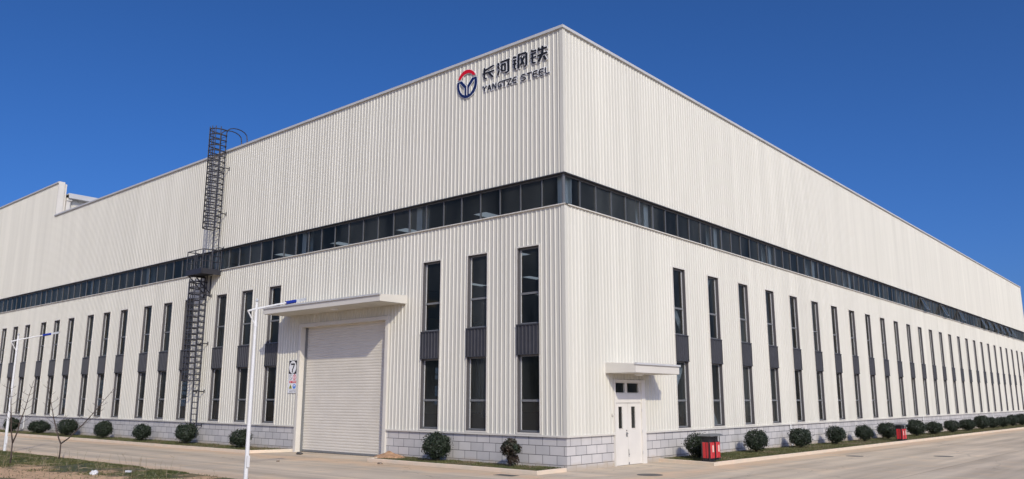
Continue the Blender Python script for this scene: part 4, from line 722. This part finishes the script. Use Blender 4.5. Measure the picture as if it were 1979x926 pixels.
# ------------------------------------------------------------ street lamps
def lamp(loc, label):
    r = empty('street_lamp', loc); tag(r, label, 'street lamp', 'white street lamps along the road verge')
    m = MB(); m.tube([(0, 0, -.1), (0, 0, 2.6), (0, 0, 5.08)], [.062, .052, .034], 12); m.build('pole', M['lamp'], r, smooth=False)
    m = MB(); m.tube([(0, 0, 5.08), (0, 0, 5.12), (0, 0, 5.15), (0, 0, 5.2)], [.02, .05, .03, .006], 8); m.build('finial', M['greyhead'], r)
    def ay(y): return 4.80+.27*(y+.28)+.012*math.sin((y+.3)*2)
    m = MB(); m.tube([(0, y, ay(y)) for y in (-.28, -.05, .3, .7, 1.0)], [.03, .034, .032, .03, .028], 8); m.build('arm', M['lamp'], r)
    m = MB(); m.tube([(0, -.26, 4.79), (0, -.02, 4.42)], .02, 6); m.build('strut', M['lamp'], r)
    m = MB(); m.tube([(0, 0, 4.36), (0, 0, 4.5)], .05, 12); m.build('clamp', M['lamp'], r)
    m = MB()
    for a, b, w, h in ((.98, 1.32, .06, .035),): m.v = []; m.tube([(0, a, ay(a)), (0, b, ay(b))], .058, 8)
    hd = m.build('lamp_head', M['blue'], r)
    m = MB(); n = 10; y0, y1 = 1.32, 1.68
    pts = [(-.055, y0), (.055, y0), (.085, y0+.08), (.08, y1-.06), (.045, y1), (-.045, y1), (-.08, y1-.06), (-.085, y0+.08)]
    m.prism(pts, -.035, .05, lambda a, b, h: (a, b, ay(b)+h)); m.build('lamp_housing', M['greyhead'], hd, recalc=True)
    m = MB(); m.box(.045, .09, -.04, .04, .40, .72); m.build('access_box', M['lamp'], r)
    return r
lamp((-4.83, -8.62, 0), 'tall white street lamp with blue band standing in front of the shutter')
lamp((-24.0, -8.7, -.04), 'white street lamp with blue band at the far left edge')

# ------------------------------------------------------------ litter bins
def bin_(loc, rz, label):
    r = empty('litter_bin', loc, rz); tag(r, label, 'litter bin', 'red double litter bins on the right kerb')
    # local x = outward (front), y = along kerb
    m = MB(); m.box(-.17, .17, -.42, .42, 0, .05); m.box(-.12, .12, -.36, .36, .051, .13); m.build('base', M['black'], r)
    for s in (-1, 1):
        yc = s*.22; w, d, c = .165, .19, .06
        pts = [(-d+c, yc-w), (d-c, yc-w), (d, yc-w+c), (d, yc+w-c), (d-c, yc+w), (-d+c, yc+w), (-d, yc+w-c), (-d, yc-w+c)]
        m = MB(); m.prism(pts, .13, .68, lambda a, b, h: (a, b, h))
        bn = m.build('bin_body', M['red'], r, recalc=True)
        m = MB(); m.box(d+.001, d+.006, yc-.055, yc+.055, .34, .58); m.build('bin_label', M['binlabel'], bn)
        m = MB()
        ins = [(a*.82, yc+(b-yc)*.82) for a, b in pts]; m.prism(ins, .681, .70, lambda a, b, h: (a, b, h)); m.build('bin_rim', M['black'], bn, recalc=True)
        m = MB()
        for a, b in ((d-.03, yc-w-.004), (-d+.03, yc-w-.004), (0, yc-w-.006)): m.box(a-.008, a+.008, b-.004, b+.006, .14, .67)
        m.build('bin_seam', M['black'], bn)
    m = MB()
    for x, y in ((-.17, -.42), (-.17, .40), (.12, -.42), (.12, .40), (-.17, -.01), (.15, -.01)): m.box(x, x+.025, y, y+.02, .05, .88)
    m.box(-.16, .10, -.36, .36, .701, .90)
    m.build('post', M['black'], r)
    m = MB(); m.v += [(-.28, -.52, .90), (.30, -.52, .90), (.30, .52, .90), (-.28, .52, .90), (-.18, -.42, .97), (.18, -.42, .97), (.18, .42, .97), (-.18, .42, .97)]
    m.f += [(0, 3, 2, 1), (4, 5, 6, 7), (0, 1, 5, 4), (1, 2, 6, 5), (2, 3, 7, 6), (3, 0, 4, 7)]; m.build('canopy', mat('bin_roof', (.13, .13, .13), rough=.5), r)
    return r
bin_((2.0, 6.05, .09), 0, 'red double litter bin under dark canopy at the near kerb corner')
bin_((2.28, 28.6, .09+gz(0, 28.6)), 0, 'red double litter bin farther along the right wall, small in view')

# ------------------------------------------------------------ manholes and drain covers
def cover(x, y, rx, ry, label, square=False):
    m = MB(); z = gz(x, y)
    if square: m.prism([(x-rx, y-ry), (x+rx, y-ry), (x+rx, y+ry), (x-rx, y+ry)], z-.02, z+.006, lambda a, b, h: (a, b, h))
    else: m.prism(ell(x, y, rx, ry), z-.02, z+.006, lambda a, b, h: (a, b, h))
    o = m.build('manhole_cover', M['iron'], recalc=True); tag(o, label, 'manhole cover'); return o
cover(2.58, .82, .40, .40, 'round iron manhole cover in front of the white double door')
cover(4.3, 14.4, .35, .35, 'small iron cover on the concrete, middle one of the right road')
cover(7.1, 17.0, .38, .38, 'iron manhole cover farthest out on the right road')
m = cover(-.65, -2.25, .38, .19, 'rectangular iron gully grate beside the kerb near the corner', True); m.name = 'gully_grate'; m['category'] = 'drain grate'

# ------------------------------------------------------------ shrubs
def leaves(mb, rnd, n, R, squash=1.0, cz=.5, ls=.035, shell=.55, low=True):
    ph = rnd.random()*6.28
    for _ in range(n):
        while True:
            v = Vector((rnd.uniform(-1, 1), rnd.uniform(-1, 1), rnd.uniform(-1, 1)))
            if .05 < v.length <= 1: break
        d = v.normalized(); rr = shell+(1-shell)*rnd.random()**.5
        lump = 1+.08*math.sin(d.x*5+d.z*3+ph)+.07*math.sin(d.y*6-d.z*4+ph*2)+.05*math.sin(d.x*11+d.y*9+ph)
        p = Vector((d.x*R*rr*lump, d.y*R*rr*lump, cz+d.z*R*squash*rr*lump))
        if d.z < -.55 and rnd.random() < .3: continue
        if p.z < .04: continue
        nrm = (d+Vector((rnd.gauss(0, .55), rnd.gauss(0, .55), rnd.gauss(0, .55)))).normalized()
        t = nrm.orthogonal().normalized(); t.rotate(Matrix.Rotation(rnd.random()*6.28, 3, nrm)); b = nrm.cross(t); l = ls*rnd.uniform(.7, 1.4); w = l*.5
        n0 = len(mb.v); mb.v += [tuple(p-t*l), tuple(p+b*w+nrm*w*.3), tuple(p+t*l), tuple(p-b*w+nrm*w*.3)]; mb.f.append((n0, n0+1, n0+2, n0+3))
def shrub_proto(seed, kind='ball'):
    rnd = random.Random(seed); r = empty('round_shrub')
    fm = MB(); tmb = MB()
    if kind == 'ball':
        leaves(fm, rnd, 3600, .47, .86, .50, .032, .60)
        for _ in range(7):
            a_ = rnd.random()*6.28; e_ = rnd.uniform(-.5, .9); t_ = MB(); leaves(t_, rnd, 230, rnd.uniform(.15, .22), 1, .5, .032, .4)
            ox, oy, oz = math.cos(a_)*.33*math.cos(e_), math.sin(a_)*.33*math.cos(e_), .30*math.sin(e_); n0 = len(fm.v)
            fm.v += [(x+ox, y+oy, max(.03, z+oz)) for x, y, z in t_.v]; fm.f += [tuple(n0+i for i in f) for f in t_.f]
        leaves(fm, rnd, 500, .30, .55, .24, .032, .2); leaves(fm, rnd, 260, .54, .88, .50, .030, .9)
        for a in range(5):
            ang = a*1.26+rnd.random(); q = [(0, 0, -.06), (math.cos(ang)*.05, math.sin(ang)*.05, .12), (math.cos(ang)*.2, math.sin(ang)*.2, .4), (math.cos(ang)*.26, math.sin(ang)*.26, .62)]
            tmb.tube(q, [.022, .018, .012, .006], 5)
        mt = M['leaf']
    else:
        for c, rr, k in (((.0, 0, .62), .30, 1000), ((-.2, .05, .55), .2, 420), ((.24, -.05, .6), .2, 420), ((.05, .05, .25), .2, 520), ((.05, 0, .8), .16, 300)):
            t_ = MB(); leaves(t_, rnd, k, rr, 1.0, 0, .042, .2); n0 = len(fm.v)
            fm.v += [(x+c[0], y+c[1], z+c[2]) for x, y, z in t_.v if True]; fm.f += [tuple(n0+i for i in f) for f in t_.f]
            t_ = MB(); leaves(t_, rnd, k//2, rr, 1.0, rr, .042, .2); n0 = len(fm.v)
            fm.v += [(x+c[0], y+c[1], max(.05, z+c[2]-rr)) for x, y, z in t_.v]; fm.f += [tuple(n0+i for i in f) for f in t_.f]
        for a in range(5):
            ang = a*1.26; tmb.tube([(0, 0, -.05), (math.cos(ang)*.06, math.sin(ang)*.06, .2), (math.cos(ang)*.2, math.sin(ang)*.2, .6)], [.02, .014, .006], 5)
        mt = M['leafred']
    fm.build('foliage', mt, r); tmb.build('stem', M['bark'], r); return r
protos = [shrub_proto(s) for s in (11, 12, 13, 14)]
used = [False]*4; rs = random.Random(5)
def place(i, x, y, sx, sz, label, group):
    k = i % 4
    o = copy_tree(protos[k]) if used[k] else protos[k]; used[k] = True
    o.location = (x, y, gz(x, y)+.07); o.scale = (1.06*sx*rs.uniform(.94, 1.08), 1.06*sx*rs.uniform(.94, 1.08), 1.04*sz*rs.uniform(.92, 1.1)); o.rotation_euler = (0, 0, rs.random()*6.28); tag(o, label, 'shrub', group)
GL = 'clipped round shrubs along the left wall'; GR = 'clipped round shrubs along the right wall'
left = [(-47.5, -1.0, .92, 1.0, 'dark round shrub at the far left edge beside the distant lamp'),
 (-42.35, -1.0, 1.2, 1.0, 'broad dark shrub left of the second bare sapling, second from the left edge'),
 (-37.95, -.95, 1.12, 1.02, 'round shrub seen through the forked branches of the bare sapling'),
 (-32.65, -1.0, .98, 1.06, 'clipped round shrub just right of the forked bare sapling'),
 (-27.9, -.95, .97, 1.0, 'clipped round shrub midway between the forked sapling and the ladder'),
 (-23.1, -.95, 1.0, 1.02, 'clipped round shrub at the foot of the caged ladder'),
 (-18.05, -.95, .98, 1.0, 'clipped round shrub partly hidden by the near white lamp pole')]
for i, q in enumerate(left): place(i, *q, GL)
# small side tufts beside the leftmost shrubs
place(0, -5.32, -.72, 1.04, 1.0, 'dense round green shrub between the shutter and the corner', GL)
right = [(1.0, 7.0, 1.0, .98, 'round shrub directly behind the near red litter bin'),
 (.95, 12.2, .97, 1.0, 'round shrub standing alone right of the near litter bin'),
 (.95, 17.15, 1.02, 1.0, 'round shrub half covering the first white downpipe of the right wall'),
 (.95, 21.9, 1.02, 1.02, 'third round shrub right of the near litter bin'),
 (.95, 26.4, .92, .98, 'smaller round shrub just left of the far litter bin pair'),
 (.95, 30.7, 1.1, 1.08, 'round shrub directly behind the far red litter bin'),
 (1.0, 36.6, 1.12, 1.05, 'round shrub just right of the far litter bin'),
 (1.0, 41.0, 1.1, 1.02, 'second round shrub right of the far litter bin'),
 (1.0, 46.0, 1.12, 1.05, 'third round shrub right of the far litter bin'),
 (1.0, 51.0, 1.14, 1.05, 'fourth round shrub right of the far litter bin'),
 (1.0, 56.2, 1.2, 1.25, 'taller spreading shrub, fifth right of the far litter bin'),
 (1.0, 60.6, 1.15, 1.1, 'distant round shrub, fourth from the right edge of the photo'),
 (1.0, 65.0, 1.15, 1.1, 'distant round shrub, third from the right edge of the photo'),
 (1.0, 69.7, 1.15, 1.15, 'distant round shrub, second from the right edge of the photo'),
 (1.0, 74.6, 1.2, 1.2, 'most distant round shrub at the right edge of the photo')]
for i, q in enumerate(right): place(i+1, *q, GR)
rp = shrub_proto(31, 'loose'); rp.name = 'loose_shrub'; rp.location = (-1.78, -.75, .08); rp.scale = (1.08, 1.08, .98); tag(rp, 'loose reddish tinged shrub near the building corner', 'shrub')

# ------------------------------------------------------------ bare saplings
def sapling(loc, seed, label, forks, h):
    rnd = random.Random(seed); r = empty('bare_sapling', loc); tag(r, label, 'sapling', 'bare young trees on the verge')
    tk = MB(); tk.tube([(0, 0, -.1), (.01, 0, forks[0]*.5), (0, 0, forks[0])], [.032, .026, .024], 7); tk.build('trunk', M['bark'], r, smooth=True)
    for dx, dy, hh in forks[1]:
        b = MB(); pts = []; n = 9
        for i in range(n+1):
            t = i/n; pts.append((dx*(t**.75)+rnd.uniform(-.015, .015), dy*t+rnd.uniform(-.01, .01), forks[0]+(hh-forks[0])*t**1.1))
        b.tube(pts, [.022*(1-t/n)+.006 for t in range(n+1)], 5)
        for i in range(3, n):
            for s in (0, 1):
                if rnd.random() < .2: continue
                p = Vector(pts[i]); a = rnd.uniform(-.5, .5)+(0 if s else math.pi); L_ = rnd.uniform(.3, .75)*(1.2-i/n)
                d = Vector((math.cos(a)*.756, math.cos(a)*.65+math.sin(a)*.3, rnd.uniform(.1, .7))).normalized()
                q = [p+d*L_*t+Vector((0, 0, .08*t*t)) for t in (0, .35, .7, 1)]; b.tube(q, [.009, .007, .006, .004], 4)
                if rnd.random() < .85:
                    w = q[2]; e = Vector((rnd.uniform(-1, 1), rnd.uniform(-.5, .5), rnd.uniform(.2, 1))).normalized()*L_*.4; b.tube([w, w+e], [.006, .004], 4)
        b.build('branch', M['bark'], r, smooth=True)
sapling((-17.15, -9.0, .0), 3, 'forked bare sapling with two long spreading limbs, right one of the pair', (.62, [(-.62, -.5, 2.95), (1.6, 1.15, 2.75)]), 3)
sapling((-15.75, -11.1, .02), 8, 'bare sapling with upright limbs at the bottom left edge', (.75, [(-.32, -.22, 3.2), (.42, .3, 2.9)]), 3)

# ------------------------------------------------------------ litter, stones
def blob(name, loc, s, m, label, cat, seed):
    rnd = random.Random(seed); bm = bmesh.new(); bmesh.ops.create_icosphere(bm, subdivisions=3, radius=1)
    for v in bm.verts:
        k = 1+.22*math.sin(v.co.x*4+seed)+.18*math.sin(v.co.y*6+v.co.z*5)+.06*rnd.uniform(-1, 1); v.co = Vector((v.co.x*s[0]*k, v.co.y*s[1]*k, v.co.z*s[2]*k))
    me = bpy.data.meshes.new(name); bm.to_mesh(me); bm.free(); me.materials.append(m)
    o = bpy.data.objects.new(name, me); SC.collection.objects.link(o); o.location = loc; tag(o, label, cat); return o
blob('plastic_bag', (-9.64, -10.78, .07), (.11, .10, .10), M['plastic'], 'crumpled white plastic bag on the verge at the bottom edge', 'plastic bag', 2)
m = MB(); m.box(-.09, .09, -.04, .04, 0, .055); c = m.build('carton', M['plastic'], None, (-9.37, -9.87, .08), .5); tag(c, 'small white carton lying on the bare soil of the verge', 'carton')
blob('stone', (-13.36, -.95, .04), (.16, .08, .06), M['iron'], 'dark clod lying on the concrete by the left shutter jamb', 'clod', 4)
blob('stone', (-6.85, -2.05, .03), (.10, .06, .04), M['stone'], 'small stone on the concrete beside the kerb corner', 'stone', 5)
blob('stone', (-10.6, -3.8, .02), (.06, .05, .03), M['stone'], 'small pebble on the concrete in front of the shutter', 'stone', 6)

# ------------------------------------------------------------ grass
def grass(name, n, region, zf, h, label, seed, dens=None, w=.010):
    rnd = random.Random(seed); mb = MB(); k = 0
    while k < n:
        x, y = region(rnd)
        if dens and rnd.random() > dens(x, y): continue
        k += 1; z = zf(x, y); hh = h*rnd.uniform(.4, 1.3); a = rnd.random()*6.28; dx, dy = math.cos(a)*w*rnd.uniform(.8, 2), math.sin(a)*w*rnd.uniform(.8, 2); lx, ly = rnd.gauss(0, .5)*hh, rnd.gauss(0, .5)*hh
        i = len(mb.v); mb.v += [(x-dx, y-dy, z), (x+dx, y+dy, z), (x+lx, y+ly, z+hh)]; mb.f.append((i, i+1, i+2))
    o = mb.build(name, M['grass']); tag(o, label, 'grass', kind='stuff'); return o
from mathutils import noise as mn
def pn(x, y, s): return mn.noise(Vector((x*s, y*s, 3.3)))
def vz(x, y):
    dist = -8.42-y; return gz(x, y)+.0+min(1, dist/.5)*(.05+.04*hnoise(x*2, y*2))
def vreg(r):
    t = r.random()**1.4; y = -8.5-t*7.5; return r.uniform(-34, -2), y
grass('grass', 60000, vreg, vz, .06, 'short patchy grass on the soil verge', 1, lambda x, y: max(.02, min(1, .55+1.6*pn(x, y, .55)-.09*max(0, x+15)-.35*max(0, -10.7-y))), .012)
def hreg(r): return r.uniform(-60, -15.9), -r.random()**.8*1.75
grass('grass', 26000, hreg, lambda x, y: gz(x, y)+.09, .06, 'sparse grass in the left planting bed', 2, lambda x, y: max(.1, min(1, .5+1.4*pn(x, y, .8))))
grass('grass', 12000, lambda r: (r.uniform(-7.9, -.15), -r.random()*1.4), lambda x, y: .09, .045, 'sparse grass in the bed before the corner', 3, lambda x, y: max(.08, min(1, .35+1.6*pn(x, y, 1.1)+.05*(x+4))))
grass('grass', 60000, lambda r: (r.uniform(.05, 2.35), 5.8+r.random()**1.7*83), lambda x, y: gz(x, y)+.09, .055, 'dark green grass in the long right planting bed', 4, lambda x, y: max(.15, min(1, .7+1.2*pn(x, y, .7))) if y > 5.9+(2.3-x)*.0 else 0)

# dry weed stalks and fallen twigs on the verge
rnd = random.Random(77); mb = MB()
for _ in range(170):
    x = rnd.uniform(-27, -6); y = -8.55-rnd.random()**1.3*4; z = vz(x, y); h = rnd.uniform(.12, .5); lx, ly = rnd.gauss(0, .3)*h, rnd.gauss(0, .3)*h
    mb.tube([(x, y, z-.02), (x+lx*.4, y+ly*.4, z+h*.6), (x+lx, y+ly, z+h)], [.006, .004, .002], 3)
    for k in range(rnd.randint(0, 3)):
        t = rnd.uniform(.4, .9); a = rnd.random()*6.28; mb.tube([(x+lx*t, y+ly*t, z+h*t), (x+lx*t+math.cos(a)*h*.3, y+ly*t+math.sin(a)*h*.3, z+h*t+h*.15)], [.003, .002], 3)
for _ in range(60):
    x = rnd.uniform(-22, -6); y = -8.7-rnd.random()*3; z = vz(x, y)+.02; a = rnd.random()*6.28; l = rnd.uniform(.15, .7); mb.tube([(x, y, z), (x+math.cos(a)*l*.5, y+math.sin(a)*l*.5, z+.03), (x+math.cos(a)*l, y+math.sin(a)*l, z+.01)], [.008, .006, .003], 3)
tag(mb.build('dry_weeds', mat('dry_stalk', (.34, .27, .17), rough=.9, var=.25, vscale=9)), 'thin dry weed stalks and fallen twigs on the verge', 'weeds', kind='stuff')
